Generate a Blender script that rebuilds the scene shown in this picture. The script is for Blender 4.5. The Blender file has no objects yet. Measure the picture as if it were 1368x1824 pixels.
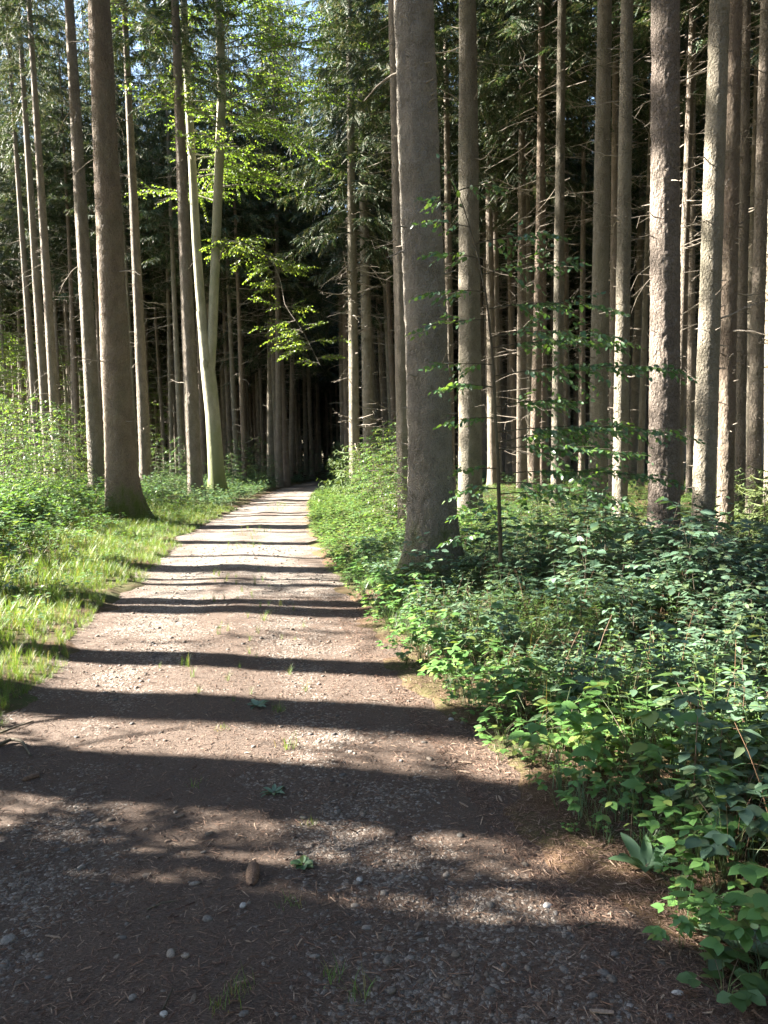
import bpy, math, random
import numpy as np
from mathutils import Vector, Matrix
R_ = math.radians
rng = np.random.default_rng(7)
sc = bpy.context.scene
COL = sc.collection

# ------------------------------------------------------------------ camera
FPX, W0, H0 = 1420.0, 1368.0, 1824.0
PITCH = math.atan((912 - 790) / FPX); ROLL = R_(1.4); EYE = 1.6
CF = np.array([0, math.cos(PITCH), -math.sin(PITCH)])
_r0 = np.array([1.0, 0, 0]); _u0 = np.array([0, math.sin(PITCH), math.cos(PITCH)])
CU = math.cos(ROLL) * _u0 + math.sin(ROLL) * _r0
CR = math.cos(ROLL) * _r0 - math.sin(ROLL) * _u0
CC = np.array([0, 0, EYE])
cam_d = bpy.data.cameras.new('camera'); cam = bpy.data.objects.new('camera', cam_d); COL.objects.link(cam)
cam_d.sensor_fit = 'VERTICAL'; cam_d.sensor_height = 36; cam_d.sensor_width = 27
cam_d.lens = 36 * FPX / H0; cam_d.clip_start = 0.05; cam_d.clip_end = 2000
cam.matrix_world = Matrix(((CR[0], CU[0], -CF[0], 0), (CR[1], CU[1], -CF[1], 0), (CR[2], CU[2], -CF[2], EYE), (0, 0, 0, 1)))
sc.camera = cam

# ------------------------------------------------------------------ light
SUN_EL = R_(28.0)
SUN_AZ = R_(76.0)                      # to the left of straight ahead
SUN_H = np.array([-math.sin(SUN_AZ), math.cos(SUN_AZ)])      # horizontal direction towards the sun
w = bpy.data.worlds.new('World'); sc.world = w; w.use_nodes = True
nt = w.node_tree; bg = nt.nodes['Background']
sky = nt.nodes.new('ShaderNodeTexSky'); sky.sky_type = 'NISHITA'; sky.sun_disc = False
sky.sun_elevation = SUN_EL; sky.sun_rotation = -SUN_AZ
sky.air_density = 1.0; sky.dust_density = 1.0; sky.ozone_density = 1.0
nt.links.new(sky.outputs[0], bg.inputs[0]); bg.inputs[1].default_value = 0.046
sl = bpy.data.lights.new('sun', 'SUN'); sl.energy = 5.0; sl.angle = R_(0.55); sl.color = (1.0, 0.93, 0.82)
so = bpy.data.objects.new('sun', sl); COL.objects.link(so)
so.rotation_euler = Vector((-SUN_H[0] * math.cos(SUN_EL), -SUN_H[1] * math.cos(SUN_EL), -math.sin(SUN_EL))).to_track_quat('-Z', 'Y').to_euler()
vs = sc.view_settings; vs.view_transform = 'Standard'; vs.look = 'None'; vs.exposure = 3.68; vs.gamma = 1.0; vs.use_curve_mapping = False
cy = sc.cycles
cy.use_denoising = True
cy.max_bounces = 7; cy.diffuse_bounces = 4; cy.glossy_bounces = 2; cy.transmission_bounces = 4; cy.transparent_max_bounces = 4
cy.sample_clamp_indirect = 6.0

# ------------------------------------------------------------------ terrain functions
PY = np.array([-30, 0, 2.1, 2.7, 3.6, 4.3, 5.5, 7.4, 9.0, 11.5, 16.0, 26.5, 33, 44, 58, 75, 100])
PL = np.array([-2.2, -2.2, -2.23, -2.24, -2.22, -2.32, -2.5, -2.8, -3.05, -3.38, -4.08, -4.85, -5.2, -5.75, -5.6, -3.2, 4])
PR = np.array([1.1, 1.05, 0.92, 0.76, 0.58, 0.43, 0.11, -0.23, -0.46, -0.9, -1.52, -2.47, -2.84, -3.1, -2.9, -0.6, 6.6])
def pedge(y): return np.interp(y, PY, PL), np.interp(y, PY, PR)
def sstep(a, b, x):
    t = np.clip((x - a) / (b - a), 0, 1); return t * t * (3 - 2 * t)
_nr = np.random.default_rng(3); _nk = _nr.normal(size=(40, 2)); _np = _nr.uniform(0, 6.28, 40)
def nz(x, y, scale=1.0, o=0):
    s = 0
    for k in range(8):
        i = (k + o * 5) % 40
        s = s + np.sin((_nk[i, 0] * x + _nk[i, 1] * y) * scale + _np[i] + 1.3 * math.pi * o)
    return s / 2.83
def vnoise(u, v, seed, wrap=None):
    g = np.random.default_rng(seed).random((257, 257)); iu = np.floor(u).astype(int); iv = np.floor(v).astype(int); fu, fv = u - iu, v - iv
    fu = fu * fu * (3 - 2 * fu); fv = fv * fv * (3 - 2 * fv); a = iu % (wrap or 256); b = (iu + 1) % (wrap or 256); c = iv % 256; d = (iv + 1) % 256
    return (g[a, c] * (1 - fu) + g[b, c] * fu) * (1 - fv) + (g[a, d] * (1 - fu) + g[b, d] * fu) * fv
def zbase(y):
    t = np.maximum(0, y - 6.0); t = np.minimum(t, 90); return -0.022 * t * t / (t + 4)
def gz(x, y):
    x = np.asarray(x, float); y = np.asarray(y, float)
    l, r = pedge(y)
    sl_, sr_ = l - x, x - r
    z = zbase(y)
    z = z + (0.08 + 0.37 * sstep(8, 15, y)) * sstep(0.3, 4.0, sl_)
    z = z + 0.07 * sstep(0.1, 1.2, sr_)
    off = sstep(0.3, 2.0, np.maximum(sl_, sr_))
    z = z + off * 0.07 * nz(x, y, 0.9) + off * 0.03 * nz(x, y, 3.1, 1)
    return z
def pz(x, y):                           # the path's own surface
    l, r = pedge(y); c = (l + r) / 2; u = (x - c) / np.maximum(r - l, .1) * 2
    return zbase(y) + 0.018 * np.exp(-(u / 0.28) ** 2) - 0.0 + 0.012 * nz(x, y, 2.3, 2) + 0.006 * nz(x, y, 7, 3)
def ray(px, py):
    v = CF * FPX + CR * (px - W0 / 2) - CU * (py - H0 / 2); return v / v[1]
def at(px, py, lift=0.0):               # where on the ground the photograph's line of sight lands
    v = ray(px, py); d = 6.0
    for i in range(400):
        p = CC + v * d
        d = 0.75 * d + 0.25 * float((gz(p[0], p[1]) + lift - EYE) / v[2])
        d = min(max(d, 0.5), 200)
    return CC + v * d
def ground_pt(x, y): return np.array([x, y, float(gz(x, y))])

# ------------------------------------------------------------------ mesh helpers
class Geo:
    def __init__(s): s.V = []; s.Q = []; s.T = []; s.n = 0
    def add(s, V, Q=None, T=None):
        V = np.asarray(V, float).reshape(-1, 3)
        if Q is not None and len(Q): s.Q.append(np.asarray(Q, int).reshape(-1, 4) + s.n)
        if T is not None and len(T): s.T.append(np.asarray(T, int).reshape(-1, 3) + s.n)
        s.V.append(V); s.n += len(V)
    def arrays(s):
        V = np.concatenate(s.V) if s.V else np.zeros((0, 3))
        Q = np.concatenate(s.Q) if s.Q else np.zeros((0, 4), int)
        T = np.concatenate(s.T) if s.T else np.zeros((0, 3), int)
        return V, Q, T
    def inst(s, tmpl, M, P):            # many copies of one template
        V, Q, T = tmpl; N = len(P)
        if N == 0: return
        VV = np.einsum('nij,kj->nki', M, V) + P[:, None, :]
        o = (np.arange(N) * len(V))[:, None, None]
        s.add(VV.reshape(-1, 3), (Q[None] + o).reshape(-1, 4) if len(Q) else None, (T[None] + o).reshape(-1, 3) if len(T) else None)
def mesh_of(name, geo, mat, smooth=True):
    V, Q, T = geo.arrays() if isinstance(geo, Geo) else geo
    me = bpy.data.meshes.new(name)
    me.vertices.add(len(V)); me.vertices.foreach_set('co', V.astype(np.float32).ravel())
    nl = 4 * len(Q) + 3 * len(T)
    me.loops.add(nl); me.loops.foreach_set('vertex_index', np.concatenate([Q.ravel(), T.ravel()]).astype(np.int32))
    me.polygons.add(len(Q) + len(T))
    st = np.concatenate([np.arange(len(Q)) * 4, 4 * len(Q) + np.arange(len(T)) * 3]).astype(np.int32)
    me.polygons.foreach_set('loop_start', st)
    me.polygons.foreach_set('use_smooth', np.full(len(Q) + len(T), smooth))
    me.update(calc_edges=True)
    me.materials.append(mat)
    return me
def mesh_multi(name, pairs, smooth=True):
    g = Geo(); cq = []; ct = []
    for i, (q, m) in enumerate(pairs):
        V, Q, T = q.arrays() if isinstance(q, Geo) else q
        g.add(V, Q, T); cq.append(np.full(len(Q), i)); ct.append(np.full(len(T), i))
    me = mesh_of(name, g, pairs[0][1], smooth)
    for _, m in pairs[1:]: me.materials.append(m)
    me.polygons.foreach_set('material_index', np.concatenate(cq + ct).astype(np.int32)); return me
def link(name, me, parent=None):
    o = bpy.data.objects.new(name, me); COL.objects.link(o)
    if parent is not None: o.parent = parent
    return o
def obj(name, geo, mat, parent=None, smooth=True): return link(name, mesh_of(name, geo, mat, smooth), parent)
def tag(o, label=None, cat=None, group=None, kind=None):
    if label: o['label'] = label
    if cat: o['category'] = cat
    if group: o['group'] = group
    if kind: o['kind'] = kind
    return o
def empty(name, loc, label, cat, group=None):
    o = bpy.data.objects.new(name, None); COL.objects.link(o); o.location = Vector(loc); o.empty_display_size = .2
    return tag(o, label, cat, group)
def nrm(v): 
    v = np.asarray(v, float); return v / np.maximum(np.linalg.norm(v, axis=-1, keepdims=True), 1e-9)
def tube(P, r, sides=8, cap=False):
    P = np.asarray(P, float); n = len(P); r = np.broadcast_to(np.asarray(r, float), (n,))
    t = nrm(np.gradient(P, axis=0)); ref = np.array([1.0, 0.13, 0.07])
    if abs(t.mean(0) @ ref) > 0.9 * np.linalg.norm(t.mean(0)): ref = np.array([0.1, 1, 0.2])
    a = nrm(np.cross(t, ref)); b = np.cross(t, a)
    th = np.arange(sides) / sides * 2 * math.pi
    V = P[:, None] + r[:, None, None] * (np.cos(th)[None, :, None] * a[:, None] + np.sin(th)[None, :, None] * b[:, None])
    i = np.arange(n - 1)[:, None] * sides; j = np.arange(sides)[None]; k = (j + 1) % sides
    Q = np.stack([i + j, i + sides + j, i + sides + k, i + k], -1).reshape(-1, 4)
    return V.reshape(-1, 3), Q
def frames(D, N):                        # local y along D, z near N, one 3x3 per row
    D = nrm(D); X = nrm(np.cross(D, N)); Z = np.cross(X, D)
    return np.stack([X, D, Z], -1)
def sticks(g, P0, P1, r0, r1, sides=3):
    P0 = np.asarray(P0, float); P1 = np.asarray(P1, float); N = len(P0)
    if N == 0: return
    d = nrm(P1 - P0); ref = np.where(np.abs(d[:, 2:3]) > .8, np.array([[1., 0, 0]]), np.array([[0, 0, 1.]]))
    a = nrm(np.cross(d, ref)); b = np.cross(d, a); th = np.arange(sides) / sides * 2 * math.pi
    ring = np.cos(th)[None, :, None] * a[:, None] + np.sin(th)[None, :, None] * b[:, None]
    r0 = np.broadcast_to(r0, (N,))[:, None, None]; r1 = np.broadcast_to(r1, (N,))[:, None, None]
    V = np.concatenate([P0[:, None] + ring * r0, P1[:, None] + ring * r1], 1)
    j = np.arange(sides); k = (j + 1) % sides
    q = np.stack([j, k, sides + k, sides + j], -1)
    g.add(V.reshape(-1, 3), (q[None] + (np.arange(N) * 2 * sides)[:, None, None]).reshape(-1, 4))
def leaf_t(wd=0.6, fold=0.12, droop=0.10, widest=0.4):
    a, b = widest * 0.75, widest + 0.32
    V = np.array([[0, 0, 0], [0, a, -.02], [0, b, -droop * .5], [0, 1, -droop],
                  [-wd * .46, a, fold * wd], [wd * .46, a, fold * wd], [-wd * .34, b, fold * wd * .6 - droop * .5], [wd * .34, b, fold * wd * .6 - droop * .5]])
    Q = np.array([[4, 1, 2, 6], [1, 5, 7, 2]]); T = np.array([[0, 1, 4], [0, 5, 1], [6, 2, 3], [2, 7, 3]])
    return V, Q, T
LEAF = leaf_t(); LEAFLONG = leaf_t(0.40, .1, .2, .38); LEAFROUND = leaf_t(0.85, .08, .06, .45); LEAFSPOON = leaf_t(0.42, .14, .22, .55)
LEAF2 = (np.array([[0, 0, 0], [-.3, .45, .06], [0, 1, -.06], [.3, .45, .06]]), np.zeros((0, 4), int), np.array([[0, 2, 1], [0, 3, 2]]))
def serrated():                          # toothed leaf outline for near plants
    n = 7; V = []; 
    for i in range(n + 1):
        t = i / n; wv = 0.34 * math.sin(math.pi * (t ** .75)) * (1.0); z = -.14 * t * t
        V += [[-wv, t - .03, .10 * wv + z], [0, t, z], [wv, t - .03, .10 * wv + z]]
        if i < n:
            t2 = t + .45 / n; w2 = 0.34 * math.sin(math.pi * (t2 ** .75)) * .86; z = -.14 * t2 * t2
            V += [[-w2, t2, .10 * w2 + z], [0, t2, z], [w2, t2, .10 * w2 + z]]
    V = np.array(V); m = len(V) // 3; Q = []
    for i in range(m - 1):
        a = 3 * i; Q += [[a, a + 1, a + 4, a + 3], [a + 1, a + 2, a + 5, a + 4]]
    return V, np.array(Q), np.zeros((0, 3), int)
LEAFSER = serrated()

def rotz(a, s):
    M = np.zeros((len(a), 3, 3)); M[:, 0, 0] = np.cos(a) * s; M[:, 0, 1] = -np.sin(a) * s; M[:, 1, 0] = np.sin(a) * s; M[:, 1, 1] = np.cos(a) * s; M[:, 2, 2] = s; return M
def big_leaf(wd, droop, wave=.03):
    n = 9; V = []
    for i in range(n):
        t = i / (n - 1); wv = wd * .5 * math.sin(math.pi * min(1, t ** .8 * .97 + .03)) ** .8 + .012
        for j, u in enumerate((-1, -.5, 0, .5, 1)): V.append([u * wv, t, .22 * wv * abs(u) - droop * t * t + wave * math.sin(7 * t + 2.5 * u) * abs(u)])
    Q = [[5 * i + j, 5 * i + j + 1, 5 * i + j + 6, 5 * i + j + 5] for i in range(n - 1) for j in range(4)]
    return np.array(V), np.array(Q), np.zeros((0, 3), int)
BIGLEAF = big_leaf(.5, .35); BIGROUND = big_leaf(.72, .2, .02); BIGSPOON = big_leaf(.34, .3)
# ------------------------------------------------------------------ materials
def newmat(name):
    m = bpy.data.materials.new(name); m.use_nodes = True; t = m.node_tree; t.nodes.clear()
    out = t.nodes.new('ShaderNodeOutputMaterial')
    def N(ty, **kw):
        n = t.nodes.new(ty)
        for k, v in kw.items():
            if k.startswith('_'): setattr(n, k[1:], v)
            else:
                key = int(k[1:]) if k[0] == 'i' and k[1:].isdigit() else k.replace('__', ' ')
                if hasattr(v, 'is_output'): t.links.new(v, n.inputs[key])
                else: n.inputs[key].default_value = v
        return n
    return m, t, out, N
def c4(c): return (c[0], c[1], c[2], 1)
def leafmat(name, ca, cb, cc, trans=.35, rough=.45, spec=.5, tcol=(1.5, 1.35, .5), third=.18):
    m, t, out, N = newmat(name)
    g = N('ShaderNodeNewGeometry'); oi = N('ShaderNodeObjectInfo')
    mx = N('ShaderNodeMix', _data_type='RGBA', i0=g.outputs['Random Per Island'], i6=c4(ca), i7=c4(cb))
    cmpn = N('ShaderNodeMath', _operation='FRACT', i0=N('ShaderNodeMath', _operation='MULTIPLY', i0=g.outputs['Random Per Island'], i1=7.31).outputs[0])
    lt = N('ShaderNodeMath', _operation='LESS_THAN', i0=cmpn.outputs[0], i1=third)
    mx2 = N('ShaderNodeMix', _data_type='RGBA', i0=lt.outputs[0], i6=mx.outputs[2], i7=c4(cc))
    hs = N('ShaderNodeHueSaturation', Color=mx2.outputs[2],
           Value=N('ShaderNodeMapRange', i0=oi.outputs['Random'], i3=.85, i4=1.15).outputs[0],
           Hue=N('ShaderNodeMapRange', i0=oi.outputs['Random'], i3=.485, i4=.515).outputs[0])
    p = N('ShaderNodeBsdfPrincipled', Roughness=rough); t.links.new(hs.outputs[0], p.inputs['Base Color'])
    p.inputs['Specular IOR Level'].default_value = spec
    tm = N('ShaderNodeMix', _data_type='RGBA', _blend_type='MULTIPLY', i0=1.0, i6=hs.outputs[0], i7=c4(tcol))
    tr = N('ShaderNodeBsdfTranslucent', Color=tm.outputs[2])
    ms = N('ShaderNodeMixShader', i0=trans, i1=p.outputs[0], i2=tr.outputs[0])
    t.links.new(ms.outputs[0], out.inputs[0]); return m
M_herb = leafmat('herb_leaf', (.055, .112, .055), (.09, .155, .075), (.125, .165, .06), .24, .42, .55, tcol=(1.3, 1.3, .6))
M_shrub = leafmat('shrub_leaf', (.075, .14, .088), (.11, .18, .115), (.125, .185, .09), .24, .42, .6, tcol=(1.25, 1.3, .6))
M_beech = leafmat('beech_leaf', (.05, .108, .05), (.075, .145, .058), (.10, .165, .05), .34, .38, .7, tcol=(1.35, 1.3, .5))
M_thicket = leafmat('thicket_leaf', (.058, .12, .042), (.092, .165, .055), (.125, .18, .06), .36, .42, .6)
M_sunleaf = leafmat('sunlit_beech_leaf', (.085, .17, .04), (.125, .22, .05), (.16, .235, .06), .52, .48)  # sunlight put into the colour: a brighter copy of the beech leaf
M_grass = leafmat('grass_blade', (.075, .14, .035), (.11, .18, .045), (.19, .17, .08), .35, .5, .4, third=.14)
M_fresh = leafmat('fresh_herb_leaf', (.075, .15, .045), (.11, .20, .05), (.15, .19, .05), .30, .42, .5, tcol=(1.3, 1.3, .6))
M_dry = leafmat('dry_stalk', (.22, .16, .09), (.30, .23, .13), (.16, .10, .06), .15, .7, .2)
M_needle = leafmat('spruce_needle', (.028, .052, .026), (.048, .074, .036), (.115, .115, .08), .20, .6, .3, tcol=(1.2, 1.2, .6), third=.28)
M_youngspruce = leafmat('young_spruce_needle', (.06, .10, .03), (.10, .14, .045), (.14, .17, .06), .2, .6, .3)
def barkmat(name, ca, cb, cc, plate=26, bump=.5, zst=.55, moss=None, lichen=.25, lcol=(.13, .145, .09), flake=.5):
    m, t, out, N = newmat(name)
    tc = N('ShaderNodeTexCoord'); oi = N('ShaderNodeObjectInfo')
    add = N('ShaderNodeVectorMath', _operation='ADD', i0=tc.outputs['Object'], i1=N('ShaderNodeCombineXYZ', i2=N('ShaderNodeMath', _operation='MULTIPLY', i0=oi.outputs['Random'], i1=40.).outputs[0]).outputs[0])
    mp = N('ShaderNodeMapping', i0=add.outputs[0]); mp.inputs['Scale'].default_value = (1, 1, zst)
    wob = N('ShaderNodeTexNoise', Vector=mp.outputs[0], Scale=14., Detail=3.)
    wv = N('ShaderNodeMix', _data_type='VECTOR', i0=.06, i4=mp.outputs[0], i5=wob.outputs['Color'])
    vo = N('ShaderNodeTexVoronoi', Vector=wv.outputs[1], Scale=plate); vo.feature = 'F1'
    ve = N('ShaderNodeTexVoronoi', Vector=wv.outputs[1], Scale=plate); ve.feature = 'DISTANCE_TO_EDGE'
    n1 = N('ShaderNodeTexNoise', Vector=mp.outputs[0], Scale=5., Detail=6., Roughness=.65)
    n2 = N('ShaderNodeTexNoise', Vector=mp.outputs[0], Scale=70., Detail=4., Roughness=.7)
    n3 = N('ShaderNodeTexNoise', Vector=add.outputs[0], Scale=1.3, Detail=4., Roughness=.6)
    r1 = N('ShaderNodeMapRange', i0=n1.outputs[0], i1=.40, i2=.60)
    c1 = N('ShaderNodeMix', _data_type='RGBA', i0=r1.outputs[0], i6=c4(ca), i7=c4(cb))
    cr = N('ShaderNodeMapRange', i0=ve.outputs['Distance'], i1=0., i2=.10, i3=flake, i4=0.)
    c2 = N('ShaderNodeMix', _data_type='RGBA', i0=cr.outputs[0], i6=c1.outputs[2], i7=c4(cc))
    fl = N('ShaderNodeMapRange', i0=n2.outputs[0], i1=.38, i2=.70, i3=0., i4=.5)
    c3 = N('ShaderNodeMix', _data_type='RGBA', i0=fl.outputs[0], i6=c2.outputs[2], i7=c4(tuple(min(1, x * 1.5) for x in cb)))
    lm = N('ShaderNodeMapRange', i0=n3.outputs[0], i1=.48, i2=.72, i3=0., i4=lichen)
    c5 = N('ShaderNodeMix', _data_type='RGBA', i0=lm.outputs[0], i6=c3.outputs[2], i7=c4(lcol))
    col = c5
    if moss:
        sx = N('ShaderNodeSeparateXYZ', i0=tc.outputs['Object'])
        hz = N('ShaderNodeMath', _operation='ADD', i0=sx.outputs[2], i1=N('ShaderNodeMath', _operation='MULTIPLY', i0=n1.outputs[0], i1=-2.2).outputs[0])
        mm = N('ShaderNodeMapRange', i0=hz.outputs[0], i1=-1.0, i2=moss, i3=.95, i4=0.)
        col = N('ShaderNodeMix', _data_type='RGBA', i0=mm.outputs[0], i6=c5.outputs[2], i7=c4((.075, .10, .018)))
    hs = N('ShaderNodeHueSaturation', Color=col.outputs[2], Value=N('ShaderNodeMapRange', i0=oi.outputs['Random'], i3=.82, i4=1.15).outputs[0])
    p = N('ShaderNodeBsdfPrincipled', Roughness=.85); t.links.new(hs.outputs[0], p.inputs['Base Color']); p.inputs['Specular IOR Level'].default_value = .25
    h1 = N('ShaderNodeMath', _operation='MULTIPLY_ADD', i0=vo.outputs['Distance'], i1=-.8, i2=n2.outputs[0])
    h2 = N('ShaderNodeMath', _operation='ADD', i0=h1.outputs[0], i1=N('ShaderNodeMath', _operation='MULTIPLY', i0=n1.outputs[0], i1=1.2).outputs[0])
    b = N('ShaderNodeBump', Strength=min(1, bump * 1.3), Distance=.05, Height=h2.outputs[0])
    t.links.new(b.outputs[0], p.inputs['Normal']); t.links.new(p.outputs[0], out.inputs[0]); return m
M_bark = barkmat('spruce_bark', (.13, .108, .085), (.215, .18, .145), (.06, .047, .037), 30, .7)
M_barkfine = barkmat('spruce_bark_fine', (.14, .118, .095), (.225, .195, .16), (.085, .066, .052), 60, .55, .8, lichen=.2, lcol=(.15, .14, .11), flake=.3)
M_barkscale = barkmat('spruce_bark_scaly', (.16, .13, .11), (.23, .19, .16), (.06, .045, .035), 34, 1.0, .7, lichen=.12, flake=.8)
M_barkgreen = barkmat('spruce_bark_green', (.13, .115, .087), (.22, .195, .155), (.08, .066, .05), 45, .6, .7, lichen=.4, lcol=(.135, .135, .09), flake=.35)
M_barkred = barkmat('spruce_bark_red', (.13, .10, .076), (.20, .157, .12), (.062, .044, .033), 30, .8, .5, lichen=.2)
M_barkmoss = barkmat('spruce_bark_mossy_foot', (.13, .10, .076), (.20, .157, .12), (.062, .044, .033), 30, .8, .5, lichen=.25, moss=-.25)
M_barkfoot = barkmat('spruce_bark_fine_mossy', (.135, .120, .102), (.23, .208, .178), (.085, .066, .052), 60, .6, .8, lichen=.25, lcol=(.15, .14, .11), flake=.3, moss=-.35)
M_beechbark = barkmat('beech_bark', (.155, .15, .11), (.225, .215, .16), (.10, .10, .07), 10, .25, .4, moss=2.4, lichen=.55, lcol=(.14, .155, .08), flake=.15)
M_twig = barkmat('dead_twig', (.15, .125, .10), (.25, .22, .185), (.10, .08, .06), 40, .2, lichen=.3)
M_stem = barkmat('sapling_stem', (.05, .042, .03), (.085, .07, .05), (.04, .03, .02), 40, .2)
M_green = leafmat('herb_stem', (.06, .10, .03), (.09, .12, .04), (.10, .07, .04), .05, .5)
M_ruststem = leafmat('rusty_stem', (.10, .05, .03), (.14, .08, .045), (.09, .09, .04), .0, .6)

def floormat():
    m, t, out, N = newmat('forest_floor')
    g = N('ShaderNodeNewGeometry'); pos = g.outputs['Position']
    n1 = N('ShaderNodeTexNoise', Vector=pos, Scale=.7, Detail=6., Roughness=.65)
    n2 = N('ShaderNodeTexNoise', Vector=pos, Scale=25., Detail=6., Roughness=.75)
    v = N('ShaderNodeTexVoronoi', Vector=pos, Scale=45.)
    c1 = N('ShaderNodeMix', _data_type='RGBA', i0=n2.outputs[0], i6=c4((.035, .022, .014)), i7=c4((.13, .085, .05)))
    gm = N('ShaderNodeMapRange', i0=n1.outputs[0], i1=.45, i2=.62, i3=0., i4=.8)
    c2 = N('ShaderNodeMix', _data_type='RGBA', i0=gm.outputs[0], i6=c1.outputs[2], i7=c4((.05, .075, .022)))
    p = N('ShaderNodeBsdfPrincipled', Roughness=.95); t.links.new(c2.outputs[2], p.inputs['Base Color']); p.inputs['Specular IOR Level'].default_value = .1
    h = N('ShaderNodeMath', _operation='ADD', i0=n2.outputs[0], i1=v.outputs['Distance'])
    b = N('ShaderNodeBump', Strength=.5, Distance=.015, Height=n2.outputs[0]); t.links.new(b.outputs[0], p.inputs['Normal'])
    t.links.new(p.outputs[0], out.inputs[0]); return m
def pathmat():
    m, t, out, N = newmat('path_surface')
    g = N('ShaderNodeNewGeometry'); pos = g.outputs['Position']
    at_ = N('ShaderNodeAttribute', _attribute_name='gravel')
    n0 = N('ShaderNodeTexNoise', Vector=pos, Scale=2.2, Detail=5., Roughness=.6)
    n2 = N('ShaderNodeTexNoise', Vector=pos, Scale=60., Detail=5., Roughness=.7)
    mpn = N('ShaderNodeMapping', i0=pos); mpn.inputs['Rotation'].default_value = (0, 0, .6); mpn.inputs['Scale'].default_value = (1, 3.5, 1)
    n3 = N('ShaderNodeTexNoise', Vector=mpn.outputs[0], Scale=90., Detail=3., Roughness=.7)
    v = N('ShaderNodeTexVoronoi', Vector=pos, Scale=75., Randomness=1.)
    ve = N('ShaderNodeTexVoronoi', Vector=pos, Scale=75.); ve.feature = 'DISTANCE_TO_EDGE'
    lit = N('ShaderNodeMix', _data_type='RGBA', i0=N('ShaderNodeMapRange', i0=n3.outputs[0], i1=.3, i2=.7).outputs[0], i6=c4((.040, .029, .023)), i7=c4((.165, .122, .096)))
    sp = N('ShaderNodeSeparateColor', i0=v.outputs['Color'])
    st = N('ShaderNodeMix', _data_type='RGBA', i0=sp.outputs[0], i6=c4((.13, .112, .097)), i7=c4((.35, .31, .27)))
    gap = N('ShaderNodeMapRange', i0=ve.outputs['Distance'], i1=.0, i2=.10, i3=.25)
    st2 = N('ShaderNodeMix', _data_type='RGBA', i0=gap.outputs[0], i6=c4((.06, .042, .033)), i7=st.outputs[2])
    mixf = N('ShaderNodeMath', _operation='ADD', i0=at_.outputs['Fac'], i1=N('ShaderNodeMapRange', i0=n0.outputs[0], i1=.25, i2=.75, i3=-.45, i4=.45).outputs[0])
    mixf2 = N('ShaderNodeMath', _operation='ADD', i0=mixf.outputs[0], i1=N('ShaderNodeMapRange', i0=sp.outputs[1], i3=-.35, i4=.35).outputs[0])
    ms = N('ShaderNodeMapRange', i0=mixf2.outputs[0], i1=.4, i2=.6)
    col = N('ShaderNodeMix', _data_type='RGBA', i0=ms.outputs[0], i6=lit.outputs[2], i7=st2.outputs[2])
    p = N('ShaderNodeBsdfPrincipled', Roughness=.9); t.links.new(col.outputs[2], p.inputs['Base Color']); p.inputs['Specular IOR Level'].default_value = .2
    hg = N('ShaderNodeMath', _operation='MULTIPLY', i0=N('ShaderNodeMath', _operation='MINIMUM', i0=ve.outputs['Distance'], i1=.3).outputs[0], i1=N('ShaderNodeMath', _operation='MULTIPLY', i0=ms.outputs[0], i1=3.).outputs[0])
    h = N('ShaderNodeMath', _operation='ADD', i0=N('ShaderNodeMath', _operation='ADD', i0=n2.outputs[0], i1=n3.outputs[0]).outputs[0], i1=hg.outputs[0])
    b = N('ShaderNodeBump', Strength=.8, Distance=.012, Height=h.outputs[0]); t.links.new(b.outputs[0], p.inputs['Normal'])
    t.links.new(p.outputs[0], out.inputs[0]); return m
def grainmat(name, cols, rough=.8):
    m, t, out, N = newmat(name)
    g = N('ShaderNodeNewGeometry'); cr = N('ShaderNodeValToRGB', Fac=g.outputs['Random Per Island'])
    e = cr.color_ramp.elements
    while len(e) < len(cols): e.new(.5)
    for i, c in enumerate(cols): e[i].position = i / (len(cols) - 1); e[i].color = c4(c)
    n = N('ShaderNodeTexNoise', Vector=g.outputs['Position'], Scale=160., Detail=3.)
    hs = N('ShaderNodeHueSaturation', Color=cr.outputs[0], Value=N('ShaderNodeMapRange', i0=n.outputs[0], i1=.3, i2=.7, i3=.7, i4=1.25).outputs[0])
    p = N('ShaderNodeBsdfPrincipled', Roughness=rough); t.links.new(hs.outputs[0], p.inputs['Base Color']); p.inputs['Specular IOR Level'].default_value = .3
    b = N('ShaderNodeBump', Strength=.3, Distance=.003, Height=n.outputs[0]); t.links.new(b.outputs[0], p.inputs['Normal'])
    t.links.new(p.outputs[0], out.inputs[0]); return m
M_floor = floormat(); M_path = pathmat()
M_pebble = grainmat('pebble', [(.06, .055, .05), (.12, .105, .09), (.10, .075, .055), (.16, .14, .12), (.075, .07, .068), (.21, .18, .15), (.13, .09, .065), (.09, .08, .07)])
M_litter = grainmat('needle_litter', [(.05, .028, .02), (.13, .075, .05), (.09, .05, .035), (.21, .14, .10), (.07, .04, .03), (.16, .10, .07), (.30, .22, .16)])
M_chip = grainmat('wood_chip', [(.20, .145, .105), (.26, .19, .14), (.14, .10, .075)])
M_palestone = grainmat('pale_stone', [(.27, .255, .24), (.33, .315, .30)])
M_greystone = grainmat('grey_stone', [(.13, .12, .11), (.17, .155, .14)])
M_cone = grainmat('spruce_cone', [(.12, .075, .05), (.17, .11, .075)])

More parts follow.
